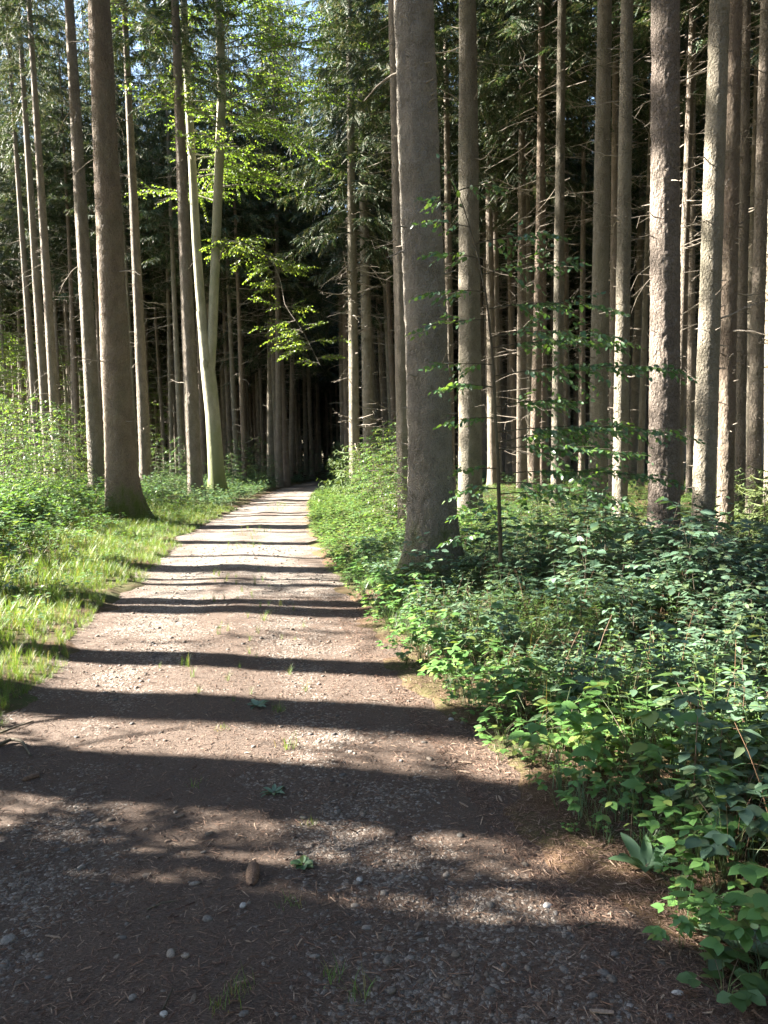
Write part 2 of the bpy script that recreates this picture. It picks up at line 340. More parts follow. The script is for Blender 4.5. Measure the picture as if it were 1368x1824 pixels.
# ------------------------------------------------------------------ ground and path
def grid(xs, ys, zf):
    X, Y = np.meshgrid(xs, ys); Z = zf(X, Y); nx, ny = len(xs), len(ys)
    V = np.stack([X, Y, Z], -1).reshape(-1, 3)
    i = np.arange(ny - 1)[:, None] * nx + np.arange(nx - 1)[None]
    return V, np.stack([i, i + 1, i + nx + 1, i + nx], -1).reshape(-1, 4), np.zeros((0, 3), int)
def floor_z(x, y):
    l, r = pedge(y); s = np.maximum(l - x, x - r) + .10 * nz(x, y, 3.7, 4) + .05 * nz(x, y, 11, 5)
    return gz(x, y) + 0.03 - 0.085 * (1 - sstep(-.28, .12, s))
xs = np.unique(np.concatenate([np.linspace(-400, -30, 20), np.linspace(-30, -8, 90), np.linspace(-8, 8, 320), np.linspace(8, 40, 110), np.linspace(40, 400, 20)]))
ys = np.unique(np.concatenate([np.linspace(-300, -10, 20), np.linspace(-10, 1, 40), np.linspace(1, 14, 260), np.linspace(14, 50, 200), np.linspace(50, 100, 60), np.linspace(100, 600, 20)]))
tag(obj('forest_floor', grid(xs, ys, floor_z), M_floor), kind='structure')
sy = np.unique(np.concatenate([np.linspace(-10, 1.5, 40), np.linspace(1.5, 12, 300), np.linspace(12, 50, 250), np.linspace(50, 95, 70)])); su = np.linspace(-1.25, 1.25, 70)
SU, SY = np.meshgrid(su, sy); l_, r_ = pedge(SY); SX = (l_ + r_) / 2 + SU * (r_ - l_) / 2
V = np.stack([SX, SY, pz(SX, SY)], -1).reshape(-1, 3); nx = len(su); i = np.arange(len(sy) - 1)[:, None] * nx + np.arange(nx - 1)[None]
path = obj('path', (V, np.stack([i, i + 1, i + nx + 1, i + nx], -1).reshape(-1, 4), np.zeros((0, 3), int)), M_path)
def gravelness(x, y):
    l, r = pedge(y); u = (x - (l + r) / 2) / ((r - l) / 2)
    tr = np.exp(-((np.abs(u + .02) - .42) / .26) ** 2)
    return np.clip(-.02 + .36 * tr + .50 * sstep(4.5, 12, y) + .18 * nz(x, y, 1.6, 6), 0, 1)
ga = path.data.attributes.new('gravel', 'FLOAT', 'POINT'); ga.data.foreach_set('value', gravelness(V[:, 0], V[:, 1]).astype(np.float32))
tag(path, kind='structure')

# ------------------------------------------------------------------ spruce
SPRAY_V = []; SPRAY_T = []
for k in range(5):
    y0 = k * .2
    for s in (-1, 1):
        wv = .24 * (1 - .12 * k); n0 = len(SPRAY_V)
        SPRAY_V += [[0, y0 - .03, 0], [0, y0 + .13, 0], [s * wv, y0 + .22, -.05 - .03 * (k % 2)]]; SPRAY_T.append([n0, n0 + 1, n0 + 2])
n0 = len(SPRAY_V); SPRAY_V += [[-.05, .9, 0], [.05, .9, 0], [0, 1.2, -.05]]; SPRAY_T.append([n0, n0 + 1, n0 + 2])
SPRAY = (np.array(SPRAY_V, float), np.zeros((0, 4), int), np.array(SPRAY_T))
def crown_geo(seed, H=15.0, R=2.5, step=.42, per=6, bare=.25, dens=1.0, spray=SPRAY, droop=.5, sl0=.38):
    r = np.random.default_rng(seed); fol = Geo(); wood = Geo()
    D = []; Nn = []; S = []; Pp = []; W0_, W1_, WR = [], [], []
    z = 0.0
    while z < H:
        f = z / H; L0 = R * (1 - f) ** .75 + .15
        k_ = per if f > .12 else max(2, per - 2)
        a0 = r.uniform(0, 6.28)
        for b in range(k_):
            if f < .25 and r.random() < bare * (1 - f * 3): continue
            a = a0 + 6.28 * b / k_ + r.normal(0, .25); L = L0 * r.uniform(.65, 1.1)
            dv = np.array([math.cos(a), math.sin(a), 0]); pr = np.array([-dv[1], dv[0], 0])
            zb = z + r.uniform(-.15, .15); up = r.uniform(.0, .3) - .25 * (1 - f)
            tt = np.linspace(0, 1, 6)
            C = dv[None] * (L * tt)[:, None] + np.array([0, 0, 1.])[None] * (zb + L * (up * tt - droop * tt ** 2 + .28 * tt ** 4))[:, None]
            W0_ += list(C[:-1]); W1_ += list(C[1:]); WR += [.018 * (1 - .17 * q) * (.5 + L / 3) for q in range(5)]
            n = int(L / .085 * dens); t = r.uniform(.12 if f > .3 else .3, 1, n)
            P = np.stack([np.interp(t, tt, C[:, q]) for q in range(3)], -1)
            sd = np.where(r.random(n) < .5, -1, 1)[:, None]
            d = pr[None] * sd * r.uniform(.2, .9, (n, 1)) + dv[None] * r.uniform(.1, .7, (n, 1)) - np.array([0, 0, 1.])[None] * r.uniform(.15, 1.1, (n, 1))
            D.append(d); Pp.append(P); S.append(sl0 * (.55 + .45 * (1 - f)) * r.uniform(.6, 1.35, n) * (1.1 - .5 * t))
            Nn.append(np.stack([r.normal(0, .5, n), r.normal(0, .5, n), np.full(n, 1.)], -1))
        z += step * r.uniform(.8, 1.2)
    D = np.concatenate(D); M = frames(D, np.concatenate(Nn)) * np.concatenate(S)[:, None, None]
    fol.inst(spray, M, np.concatenate(Pp))
    sticks(wood, np.array(W0_), np.array(W1_), np.array(WR), np.array(WR) * .8)
    V, Q, T = wood.arrays(); fol.add(V, Q)
    return fol
CROWNS = [mesh_of('crown', crown_geo(11 + k, H=15 + k, R=2.8 + .2 * (k % 3), dens=1.3, sl0=.5), M_needle, False) for k in range(4)]
def trunk_geo(seed, H, r0, sides=24, flare=.5, lobes=5, rings=None, bend=.0, rough=.02, relief=0., zs=None):
    r = np.random.default_rng(seed)
    z = np.concatenate([np.linspace(-.35, 1.2, 18), np.linspace(1.2, 14, 46)[1:], np.linspace(14, H, 12)[1:]]) if rings is None else np.concatenate([[-.35, .0, .15, .4, .9], np.linspace(1.5, H, rings)])
    if zs: z = np.concatenate([np.arange(-.35, 8.5, zs), np.arange(8.5, 14, .2), np.linspace(14, H, 12)[1:]])
    th = np.arange(sides) / sides * 2 * math.pi
    Z, TH = np.meshgrid(z, th, indexing='ij')
    zz = np.maximum(Z, 0)
    rad = r0 * np.clip(1 - zz / H, .03, 1) ** .85
    fl = np.exp(-np.maximum(Z, -.1) / (1.1 * r0 + .12))
    lob = np.zeros_like(TH)
    for k in range(lobes):
        a = r.uniform(0, 6.28); lob += r.uniform(.4, 1.) * np.maximum(0, np.cos(TH - a)) ** 6
    rad = rad * (1 + flare * fl * (.35 + .75 * lob))
    n = 0
    for k in range(6):
        n = n + np.sin(TH * r.integers(1, 6) + Z * r.uniform(-3, 3) + r.uniform(0, 6.28))
    rad = rad * (1 + rough * n / 2.4)
    # whorl swellings
    for zk in np.arange(.9, 15, .47):
        rad = rad * (1 + .02 * np.exp(-((Z - zk) / .05) ** 2))
    if relief:
        def vn(lat, lon, q):               # lattice cells of about lat x lon metres round the trunk
            w_ = max(3, int(2 * math.pi * r0 / lat)); return vnoise(TH / (2 * math.pi) * w_, Z / lon + 50, seed * 7 + q, w_)
        pl = np.abs(vn(.05, .075, 1) - .5) * 2; fine_ = vn(.018, .022, 2); big = vn(.14, .30, 3)
        rad = rad + relief * (.9 * np.minimum(pl, .45) / .45 + .7 * fine_ + 1.1 * (big - .5)) * np.where(Z < 1.2, 1.3, 1.0)
    bx = bend * np.sin(zz / H * 3.1 + r.uniform(0, 6)) ; by = bend * np.sin(zz / H * 2.3 + r.uniform(0, 6))
    bx = bx - bx[1]; by = by - by[1]
    V = np.stack([bx + rad * np.cos(TH), by + rad * np.sin(TH), Z], -1).reshape(-1, 3)
    m = len(z); i = np.arange(m - 1)[:, None] * sides; j = np.arange(sides)[None]; k = (j + 1) % sides
    g = Geo(); g.add(V, np.stack([i + j, i + k, i + sides + k, i + sides + j], -1).reshape(-1, 4)); return g
def twig_geo(seed, H, r0, n, zmin=1.5, zmax=15.0, lmax=.9, thick=1.0):
    r = np.random.default_rng(seed); g = Geo(); P0, P1, A, B = [], [], [], []
    for q in range(n):
        z = zmin + (zmax - zmin) * r.random() ** .8; rr = r0 * (1 - z / H) ** .85
        a = r.uniform(0, 6.28); L = lmax * (r.random() ** 2.2) + .05
        if z > 7: L *= 1.6
        d = np.array([math.cos(a), math.sin(a), r.uniform(-.35, .35)]); p = np.array([math.cos(a) * rr * .9, math.sin(a) * rr * .9, z])
        k_ = 4 if L > .25 else 1; rad = thick * (.004 + .010 * min(1, L / .8)); bendv = np.array([r.normal(0, .18), r.normal(0, .18), r.normal(-.05, .25)])
        for s in range(k_):
            p2 = p + nrm(d) * L / k_; P0.append(p); P1.append(p2); A.append(rad * (1 - .8 * s / k_)); B.append(rad * (1 - .8 * (s + 1) / k_))
            if k_ > 1 and s > 0 and r.random() < .5:
                e = p2 + nrm(d + r.normal(0, .7, 3)) * L * .3; P0.append(p2); P1.append(e); A.append(rad * .4); B.append(rad * .15)
            p = p2; d = d + bendv * .5
    sticks(g, np.array(P0), np.array(P1), np.array(A), np.array(B), 4); return g
def dead_branch_geo(r, L, rad):
    g = Geo(); n = 7; tt = np.linspace(0, 1, n); b1, b2 = r.normal(0, .16), r.normal(-.02, .22)
    P = np.stack([L * tt, L * b1 * tt ** 2, L * b2 * tt ** 2], -1); P[1:-1] += r.normal(0, .012 * L, (n - 2, 3)); P[0, 0] = -.03
    V, Q = tube(P, rad * (1 - .8 * tt) + .001, 5); g.add(V, Q)
    for k in range(int(L * 5)):
        i = int(r.integers(2, n - 1)); e = P[i] + np.array([.25, r.choice([-1, 1]) * r.uniform(.15, .35), r.uniform(-.2, .1)]) * L * r.uniform(.3, .9)
        sticks(g, [P[i]], [e], rad * .35, .0012, 3)
    return g
def align(o, axis):
    o.rotation_mode = 'QUATERNION'; q = Vector((0, 0, 1)).rotation_difference(Vector(axis)); o.rotation_quaternion = q
KEY = []
def key_spruce(base, r0, axis, label, seed, bark=None, H=28., relief=.004, zs=None, flare=.5, ntw=55, crown_z=14.5, crown=True, lmax=.9, sides=28, group=None, thick=1.0, csc=1.0):
    root = empty('spruce_tree', base, label, 'tree', group); align(root, axis)
    link('trunk', mesh_multi('trunk', [(trunk_geo(seed, H, r0, sides, flare, bend=r0 * .12, relief=relief, zs=zs), bark or M_bark), (twig_geo(seed + 5, H, r0, ntw * 4, zmin=.8, zmax=13, lmax=.10, thick=thick * 1.6), M_twig)]), root)
    rt = np.random.default_rng(seed + 9)
    for q in range(ntw // 3 if crown else 0):
        z = rt.uniform(2.2, 12.5); a = rt.uniform(0, 6.28); L = lmax * (.25 + .9 * rt.random() ** 1.6) * (1.35 if z > 7 else 1)
        b = obj('dead_branch', dead_branch_geo(rt, L, thick * (.006 + .006 * L)), M_twig, root); rr = r0 * (1 - z / H) ** .85 * .97
        b.location = (math.cos(a) * rr, math.sin(a) * rr, z); b.rotation_euler = (0, rt.normal(.1, .3), a)
    if crown:
        c = link('crown', CROWNS[seed % 4], root); c.location = (0, 0, crown_z); c.scale = (csc, csc, (H + .5 - crown_z) / (15 + seed % 4)); c.rotation_euler = (0, 0, seed * 1.7)
    KEY.append((base[0], base[1])); return root
def tree_at(bx, by, tx, wpx, depth=None, **kw):     # base pixel, x of the axis on the top edge, trunk width in pixels
    if depth is None: p = at(bx, by)
    else:
        v = ray(bx, by); p = CC + v * depth; p[2] = float(gz(p[0], p[1]))
        v = ray(bx, by); 
    v = ray(tx, 0.0); q = CC + v * p[1]
    if depth is not None:                       # the axis passes through the given pixel at that depth, not the base
        p0 = CC + ray(bx, by) * depth; ax = nrm(q - p0); p = p0 + ax * ((p[2] - p0[2]) / ax[2])
    ax = nrm(q - p); d = np.linalg.norm(p[:2])
    kw['sides'] = int(min(110, max(28, wpx * 1.5))); kw['zs'] = min(.08, max(.022, p[1] / FPX * 2.2)); kw.setdefault('relief', .005)
    return key_spruce(p, wpx * p[1] / FPX / 2, ax, **kw)

# left of the path
tree_at(58, 665, 10, 14, 40, label='slender spruce at the far left, dark trunk rising out of the bright thicket', csc=.72, crown_z=16.5, seed=21, ntw=40)
tree_at(78, 685, 33, 18, 36, label='spruce just behind the sunlit thin trunk at the far left', csc=.72, crown_z=16.5, seed=22, ntw=40)
tree_at(106, 870, 50, 18, 30, label='thin spruce with one bright sunlit side growing in the leafy thicket', csc=.72, crown_z=16.5, seed=23, ntw=40)
tree_at(175, 890, 122, 27, label='dark straight spruce directly behind the stout trunk on the left verge', csc=.72, crown_z=16.5, seed=24, ntw=45)
tree_at(220, 922, 178, 54, label='stout reddish spruce with flared root foot on the left verge', csc=.72, crown_z=16.5, seed=25, relief=.008, bark=M_barkmoss, flare=.70, ntw=50, sides=40, lmax=1.0)
tree_at(260, 850, 222, 21, 31, label='slim sunlit spruce between the stout trunk and the mossy beech', csc=.72, crown_z=16.5, seed=26, ntw=50)
tree_at(348, 883, 312, 27, label='straight spruce with a broken bark chip at its foot beside the forked beech', csc=1.0, crown_z=14.5, seed=27, ntw=45, flare=.35)
# middle and right
tree_at(632, 866, 620, 20, 36, label='sunlit spruce with many bare snags at the right bend of the path', csc=1.35, H=35., crown_z=11.5, seed=31, bark=M_barkgreen, ntw=130, lmax=1.2, thick=2.)
tree_at(657, 800, 637, 22, 40, label='greyish spruce close behind the snag covered one at the bend', csc=1.35, H=35., crown_z=11.5, seed=32, bark=M_barkgreen, ntw=110, lmax=1.2, thick=2.)
tree_at(612, 800, 600, 12, 50, label='thin spruce left of the snag covered pair at the bend', csc=1.35, H=35., crown_z=11.5, seed=33, ntw=40)
tree_at(776, 1058, 737, 76, label='thickest foreground spruce with flared root on the right path edge', seed=34, relief=.010, thick=1.5, bark=M_barkfoot, flare=.95, ntw=34, sides=48, lmax=.55)
tree_at(722, 925, 703, 26, 13.5, label='pale spruce almost hidden behind the thickest foreground trunk', seed=35, bark=M_barkfine, ntw=24, lmax=.5)
tree_at(838, 940, 834, 42, label='strongly sunlit spruce behind the foreground beech sapling', seed=36, bark=M_barkgreen, ntw=45, flare=.4, sides=36)
tree_at(803, 880, 792, 16, label='narrow shaded spruce between the thickest trunk and the sunlit one', seed=37, ntw=40)
tree_at(878, 850, 867, 18, 34, label='brown shaded spruce just beyond the strongly sunlit trunk', seed=38, ntw=40)
tree_at(991, 915, 1000, 20, label='slim spruce with sunlit lower trunk standing apart mid wood', seed=39, bark=M_barkgreen, ntw=45, flare=.35)
tree_at(1063, 930, 1079, 32, label='bright half lit spruce, left of a close pair in the right wood', seed=40, bark=M_barkgreen, ntw=50, lmax=.8)
tree_at(1091, 860, 1098, 11, 30, label='very thin spruce squeezed behind the close pair of trunks', seed=41, ntw=60)
tree_at(1103, 965, 1117, 26, label='grey green spruce, the shaded one of the close pair in the right wood', seed=42, bark=M_barkgreen, ntw=55, lmax=.8)
tree_at(1183, 1020, 1184, 52, label='large scaly barked spruce rising from the shrubs on the right', seed=43, relief=.009, bark=M_barkscale, ntw=28, flare=.25, lmax=.4, sides=40)
tree_at(1228, 930, 1237, 13, 24, label='thin dark spruce in the gap behind the scaly barked one', seed=44, ntw=60)
tree_at(1249, 1015, 1283, 38, label='smooth greenish spruce leaning slightly right beside the scaly one', seed=45, bark=M_barkgreen, ntw=40, flare=.3, sides=32)
tree_at(1290, 995, 1310, 28, label='warm sunlit spruce with slanting dead twigs near the right edge', seed=46, bark=M_barkred, ntw=60, flare=.25)
tree_at(1317, 930, 1329, 18, label='shaded spruce behind the warm sunlit trunk near the right edge', seed=47, ntw=50)
tree_at(1340, 952, 1366, 24, label='last spruce at the right edge, brownish and leaning outward', seed=48, ntw=45, flare=.3)

# shared, slimmer spruces for the depth of the wood
FT = [mesh_multi('trunk', [(trunk_geo(60 + k, 27., .17, 14, .45, rings=26, bend=.08 + .04 * k), [M_bark, M_barkgreen, M_barkred, M_bark][k]), (twig_geo(70 + k, 27., .17, 110, zmin=1., zmax=14.5, lmax=1.3, thick=1.25), M_twig)]) for k in range(4)]
def wood_spruce(x, y, s, label, group, r, crown_z=None, hs=1., cs=1.):
    k = int(r.integers(4)); root = empty('spruce_tree', ground_pt(x, y), label, 'tree', group)
    root.rotation_euler = (r.normal(0, .008), r.normal(0, .008), r.uniform(0, 6.28))
    hz = r.uniform(.85, 1.12) * hs
    t = link('trunk', FT[k], root); t.scale = (s, s, hz)
    t.rotation_euler = (0, 0, 0)
    cz = crown_z or r.uniform(11, 14.5); c = link('crown', CROWNS[int(r.integers(4))], root); c.location = (0, 0, cz)
    c.scale = (cs, cs, (27.5 * hz - cz) / 15.5); c.rotation_euler = (0, 0, r.uniform(0, 6.28)); return root
fr = np.random.default_rng(99); placed = list(KEY)
# single thin trunks that read on their own in the photograph
for px, py, dep, wpx in [(100, 700, 48, 8), (124, 700, 46, 9), (175, 700, 46, 9), (238, 760, 42, 10), (303, 760, 47, 9), (322, 800, 42, 11), (362, 800, 46, 11), (420, 780, 46, 10), (435, 835, 44, 9),
                         (478, 740, 52, 13), (497, 840, 46, 13), (511, 850, 47, 13), (668, 780, 56, 11), (690, 780, 52, 13), (12, 690, 48, 8), (1330, 900, 26, 15), (920, 850, 40, 13), (944, 850, 34, 14), (972, 860, 38, 13), (1035, 860, 33, 13), (1140, 880, 30, 12), (1210, 900, 28, 13)]:
    p = CC + ray(px, py) * dep
    o = wood_spruce(p[0], p[1], wpx * dep / FPX / 2 / .165, 'slender spruce in the second row, between the near trunks and the dark wood', 'second row spruces', fr); placed.append((p[0], p[1]))
for px, dep in ((505, 50), (522, 56), (606, 48), (545, 70), (590, 64), (566, 78), (612, 76)):
    p = CC + ray(px, 840) * dep; l, r = pedge(p[1])
    if l - .8 < p[0] < r + .8: p[0] = l - .9 if p[0] < (l + r) / 2 else r + .9
    wood_spruce(p[0], p[1], 1.15, 'dark spruce trunk far back where the path disappears', 'spruces beyond the end of the path', fr, crown_z=8.5 + (px % 7) * .5, hs=1.25, cs=1.3); placed.append((p[0], p[1]))
for k in range(11):  # rows added mostly out of frame so their crowns shade the right wood
    x = -26.5 - 3.6 * (k % 3) + fr.normal(0, .5); y = 46.5 + 4.0 * (k // 3) + 1.3 * (k % 3) + fr.normal(0, .5); placed.append((x, y))
    wood_spruce(x, y, 1.2, 'slim spruce added far out on the left to shade the right wood', 'spruces deep in the left wood', fr, crown_z=12.)
cnt = 0
for tries in range(9000):
    y = fr.uniform(19, 86) if tries < 6000 else fr.uniform(45, 86); x = fr.uniform(-.50 * y, .52 * y)
    if x < -24 - .10 * y and y < 54: continue
    l, r = pedge(y)
    if (l - 1.6 < x < r + 1.6) if y < 48 else (l - .9 < x < r + .9): continue
    if x < l and y < 42: continue
    if x < r + 3.5 and y < 34 and x > l: continue
    if x > r and y < 24 and x < 8: continue
    dmin = 2.3 if y < 60 else 2.6
    if min((x - a) ** 2 + (y - b) ** 2 for a, b in placed) < dmin ** 2: continue
    placed.append((x, y)); cnt += 1
    if cnt > 215: break
    if x < l: lab, gr = 'slim spruce added far out on the left to shade the right wood', 'spruces deep in the left wood'
    elif x < .1 * y: lab, gr = 'dark spruce trunk far back where the path disappears', 'spruces beyond the end of the path'
    else: lab, gr = 'dark slender spruce among many deep in the right hand wood', 'spruces deep in the right wood'
    wood_spruce(x, y, fr.uniform(.75, 1.5), lab, gr, fr, crown_z=fr.uniform(7.5, 12) if y > 62 else fr.uniform(11.5, 15))
# spruces beside the left verge; their trunks stripe the path with shade
SH = [((400, 1400), .27, 6.5), ((400, 1385), .22, 8.5), ((400, 1262), .26, 7.5), ((400, 1180), .20, 6.8), ((400, 1088), .24, 10), ((400, 1072), .22, 7.5), ((400, 1042), .09, 8.5), ((400, 1012), .22, 12), ((400, 1650), .20, 6.2), ((400, 1778), .24, 9.), ((400, 992), .09, 12), ((430, 966), .15, 13), ((440, 948), .10, 16), ((450, 931), .13, 18)]
for k, ((px, py), r0, D) in enumerate(SH):
    p = at(px, py); q = p[:2] + SUN_H * D
    key_spruce(ground_pt(q[0], q[1]), r0, (0, 0, 1), 'spruce added beyond the left verge to shade the right hand trunks', 80 + k, ntw=40, group='spruces beside the left verge', sides=20)

for k, (x, y, cz) in enumerate([(-13.0, 16.8, 11.5), (-19.5, 30.5, 13), (-11.5, 5.0, 10.5), (-14.5, 8.0, 11.5), (-13.2, 13.4, 13.0), (-14.2, 20.2, 15.0), (-15.6, 24.5, 13.0)]):  # extra off-frame spruces, added so their crowns block sun from the right trunks
    key_spruce(ground_pt(x, y), .17 + .02 * (k % 3), (0, 0, 1), 'spruce added beyond the left verge to shade the right hand trunks', 95 + k, ntw=40, group='spruces beside the left verge', sides=20, crown_z=cz)
# far wood, one mass
fg = Geo(); ft = Geo(); r = np.random.default_rng(5)
cA = crown_geo(201, H=18, R=2.6, step=.8, per=5, dens=.6, sl0=1.15).arrays(); cB = crown_geo(202, H=18, R=2.9, step=.8, per=5, dens=.6, sl0=1.15).arrays()
for tmpl in (cA, cB):
    n = 230; y = r.uniform(86, 135, n); x = r.uniform(-.62, .62, n) * y; z = gz(x, y) + r.uniform(.5, 9, n)
    a = r.uniform(0, 6.28, n); s = r.uniform(.9, 1.3, n)
    M = np.zeros((n, 3, 3)); M[:, 0, 0] = np.cos(a) * s; M[:, 0, 1] = -np.sin(a) * s; M[:, 1, 0] = np.sin(a) * s; M[:, 1, 1] = np.cos(a) * s; M[:, 2, 2] = s
    fg.inst(tmpl, M, np.stack([x, y, z], -1))
    P0 = np.stack([x, y, gz(x, y)], -1); P1 = P0 + np.array([0, 0, 26.]); sticks(ft, P0, P1, r.uniform(.13, .24, n), .04, 6)
for tmpl in (cA, cB):
    n = 210; y = r.uniform(58, 100, n); x = r.uniform(-.5, .55, n) * y; k = np.abs(x - (pedge(y)[0] + pedge(y)[1]) / 2) > 4.5; x, y = x[k], y[k]; n = len(x); z = gz(x, y) + r.uniform(9, 13, n)
    fg.inst(tmpl, rotz(r.uniform(0, 6.28, n), r.uniform(.75, .95, n)), np.stack([x, y, z], -1))
    P0 = np.stack([x, y, gz(x, y)], -1); sticks(ft, P0, P0 + np.array([0, 0, 26.]), r.uniform(.12, .2, n), .04, 8)
fo = obj('far_wood', fg, M_needle, None, False); tag(fo, 'dark mass of distant spruces closing the wood behind the trunks', 'forest', kind='stuff')
obj('trunks', ft, M_bark, fo); bpy.data.objects['trunks']['kind'] = 'stuff'
# the same wood goes on beside and behind the viewer; it is what keeps the path in shade
fg = Geo(); ft = Geo()
for tmpl in (cA, cB):
    n = 260; a = r.uniform(-math.pi, math.pi, n); d = 6 + 52 * r.random(n) ** .6; x = np.sin(a) * d; y = np.cos(a) * d
    sa = np.abs(np.angle(np.exp(1j * (a + SUN_AZ)))); inside = (np.abs(x) < .56 * y + 3) & (y > -4)
    k = ~inside & ~((sa < R_(38)) & (d < 56)) & ~((np.abs(x + .6) < 4)) & ~((x < -3) & (y > -8)); x, y = x[k], y[k]; n = len(x)
    z = gz(x, y) + r.uniform(9, 13, n); b = r.uniform(0, 6.28, n); fg.inst(tmpl, rotz(b, r.uniform(.85, 1.1, n)), np.stack([x, y, z], -1))
    P0 = np.stack([x, y, gz(x, y)], -1); sticks(ft, P0, P0 + np.array([0, 0, 26.]), r.uniform(.13, .24, n), .04, 8)
fo = obj('surrounding_wood', fg, M_needle, None, False); tag(fo, 'spruce wood continuing to the side and behind the viewer', 'forest', kind='stuff')
obj('trunks', ft, M_bark, fo)['kind'] = 'stuff'

# ------------------------------------------------------------------ broadleaf
def spray_leaves(P, D, r, n, L, size, flat=.55, acc=None, width=.6):
    """a flat twig spray: leaves alternate along a twig from P in direction D"""
    D = nrm(D); side = nrm(np.cross(D, [0, 0, 1.])); t = (np.arange(n) + .5) / n
    sg = np.where(np.arange(n) % 2 == 0, 1, -1)
    pos = P + D * (L * t)[:, None] + np.array([0, 0, -1.])[None] * (.12 * L * t ** 2)[:, None]
    d = D[None] * .75 + side[None] * (sg * width)[:, None] + r.normal(0, .25, (n, 3)) + np.array([0, 0, -.3])[None]
    nn = np.array([0, 0, 1.])[None] + r.normal(0, flat, (n, 3))
    sz = size * r.uniform(.7, 1.2, n) * (1 - .35 * t)
    acc[0].append(pos); acc[1].append(d); acc[2].append(nn); acc[3].append(sz)
def flush(acc, tmpl, g=None):
    g = g or Geo()
    P, D, N_, S = [np.concatenate(a) for a in acc]
    g.inst(tmpl, frames(D, N_) * S[:, None, None], P); return g
def branch_spray(base, d0, L, r, acc, wood, leaf=.06, flat=.55, rad=.008, droop=.12, sub=.11, subl=.42, rise=0., nseg=6, lstart=.15):
    """a horizontal branch with side twigs carrying flat leaf sprays"""
    d0 = nrm(d0); side = nrm(np.cross(d0, [0, 0, 1.])); tt = np.linspace(0, 1, nseg + 1); bend = r.normal(0, .18)
    C = base + d0 * (L * tt)[:, None] + side * (bend * L * tt ** 2)[:, None] + np.array([0, 0, 1.]) * (L * (rise * tt - droop * tt ** 2))[:, None]
    sticks(wood, C[:-1], C[1:], rad * (1 - .8 * tt[:-1]), rad * (1 - .8 * tt[1:]), 4)
    n = max(3, int(L / sub)); sg = 1
    for k in range(n):
        t = lstart + (1 - lstart) * (k + r.uniform(.2, .8)) / n; p = np.array([np.interp(t, tt, C[:, q]) for q in range(3)])
        d = d0 * .8 + side * sg * r.uniform(.55, 1.0) + np.array([0, 0, r.normal(-.10, .28)]); sg = -sg
        l = subl * L * (1.15 - t) * r.uniform(.6, 1.1) + .10
        sticks(wood, [p], [p + nrm(d) * l], rad * .35, rad * .12, 3)
        spray_leaves(p, d, r, max(4, int(l / leaf * 2.1)), l, leaf, flat=flat, acc=acc)
    spray_leaves(C[-2], C[-1] - C[-2], r, 7, L / nseg + leaf * 2, leaf, flat=flat, acc=acc)
def new_acc(): return ([], [], [], [])
def sapling_geo(seed, H, nb, lmax, leaf, lean=(0, 0), z0=.25, tmpl=LEAF, top_spread=.35, stem_r=.012, gap=None):
    r = np.random.default_rng(seed); acc = new_acc(); wood = Geo()
    tt = np.linspace(0, 1, 12)
    S = np.stack([lean[0] * tt ** 2 + .03 * np.sin(tt * 7 + seed), lean[1] * tt ** 2 + .03 * np.sin(tt * 5 + 2 * seed), H * tt], -1)
    V, Q = tube(S, stem_r * (1 - .85 * tt) + .002, 6); wood.add(V, Q)
    a = r.uniform(0, 6.28)
    for k in range(nb):
        f = z0 + (1 - z0) * (k + r.uniform(0, .9)) / nb; p = np.array([np.interp(f, tt, S[:, q]) for q in range(3)])
        a += 2.4 + r.normal(0, .4); L = lmax * (1 - top_spread * f - .45 * f ** 3) * r.uniform(.55, 1.1)
        branch_spray(p, [math.cos(a), math.sin(a), 0], L, r, acc, wood, leaf, stem_r * .45, rise=r.uniform(0, .25), droop=r.uniform(.1, .3))
    spray_leaves(S[-3], S[-1] - S[-3] + np.array([.3, .1, 0]), r, 9, H * .18, leaf, acc=acc, flat=.6)
    return flush(acc, tmpl), wood
def plant(name, protos, loc, rz, s, label, cat, group=None, parts=('leaves', 'stem')):
    root = empty(name, loc, label, cat, group); root.rotation_euler = (0, 0, rz); root.scale = (s, s, s)
    for nm, me in zip(parts, protos):
        if me is not None: link(nm, me, root)
    return root

# the forked mossy beech by the path
bb = CC + ray(388, 868) * 31.; bb[2] = float(gz(bb[0], bb[1])); ry = bb[1]
def wp(px, py, dy=0): return CC + ray(px, py) * (ry + dy)
beech = empty('beech_tree', bb, 'forked pale beech with mossy green foot beside the path on the left', 'tree')
def loc_(P): return np.asarray(P) - bb
px_m = ry / FPX
base_pts = [(389, 905), (388, 885), (387, 868), (386, 850), (383, 800), (379, 740), (374, 690), (370, 655), (366, 622), (362, 590), (358, 555)]
rr = np.array([30, 26, 21, 17, 15.5, 14.5, 14.5, 14, 12, 10, 9]) * px_m * .88
g = Geo(); P = np.array([loc_(wp(*q)) for q in base_pts]); V, Q = tube(P, rr, 20); g.add(V, Q)
lp = [(370, 665), (364, 600), (356, 520), (349, 420), (343, 300), (337, 200), (330, 60), (322, -120), (310, -320)]
rp = [(373, 705), (374, 665), (378, 600), (382, 500), (386, 400), (391, 280), (395, 180), (392, 60), (380, -120), (372, -340)]
LS = np.array([loc_(wp(*q)) for q in lp]); RS = np.array([loc_(wp(*q)) for q in rp])
def fine(P, r, n=26):
    t = np.linspace(0, 1, len(P)); u = np.linspace(0, 1, n); return np.stack([np.interp(u, t, P[:, q]) for q in range(3)], -1), np.interp(u, t, r)
for S_, r_top in ((LS, 6), (RS, 8)):
    Pf, rf = fine(S_, np.linspace(8.8, r_top - 1, len(S_)) * px_m); V, Q = tube(Pf, rf, 16); g.add(V, Q)
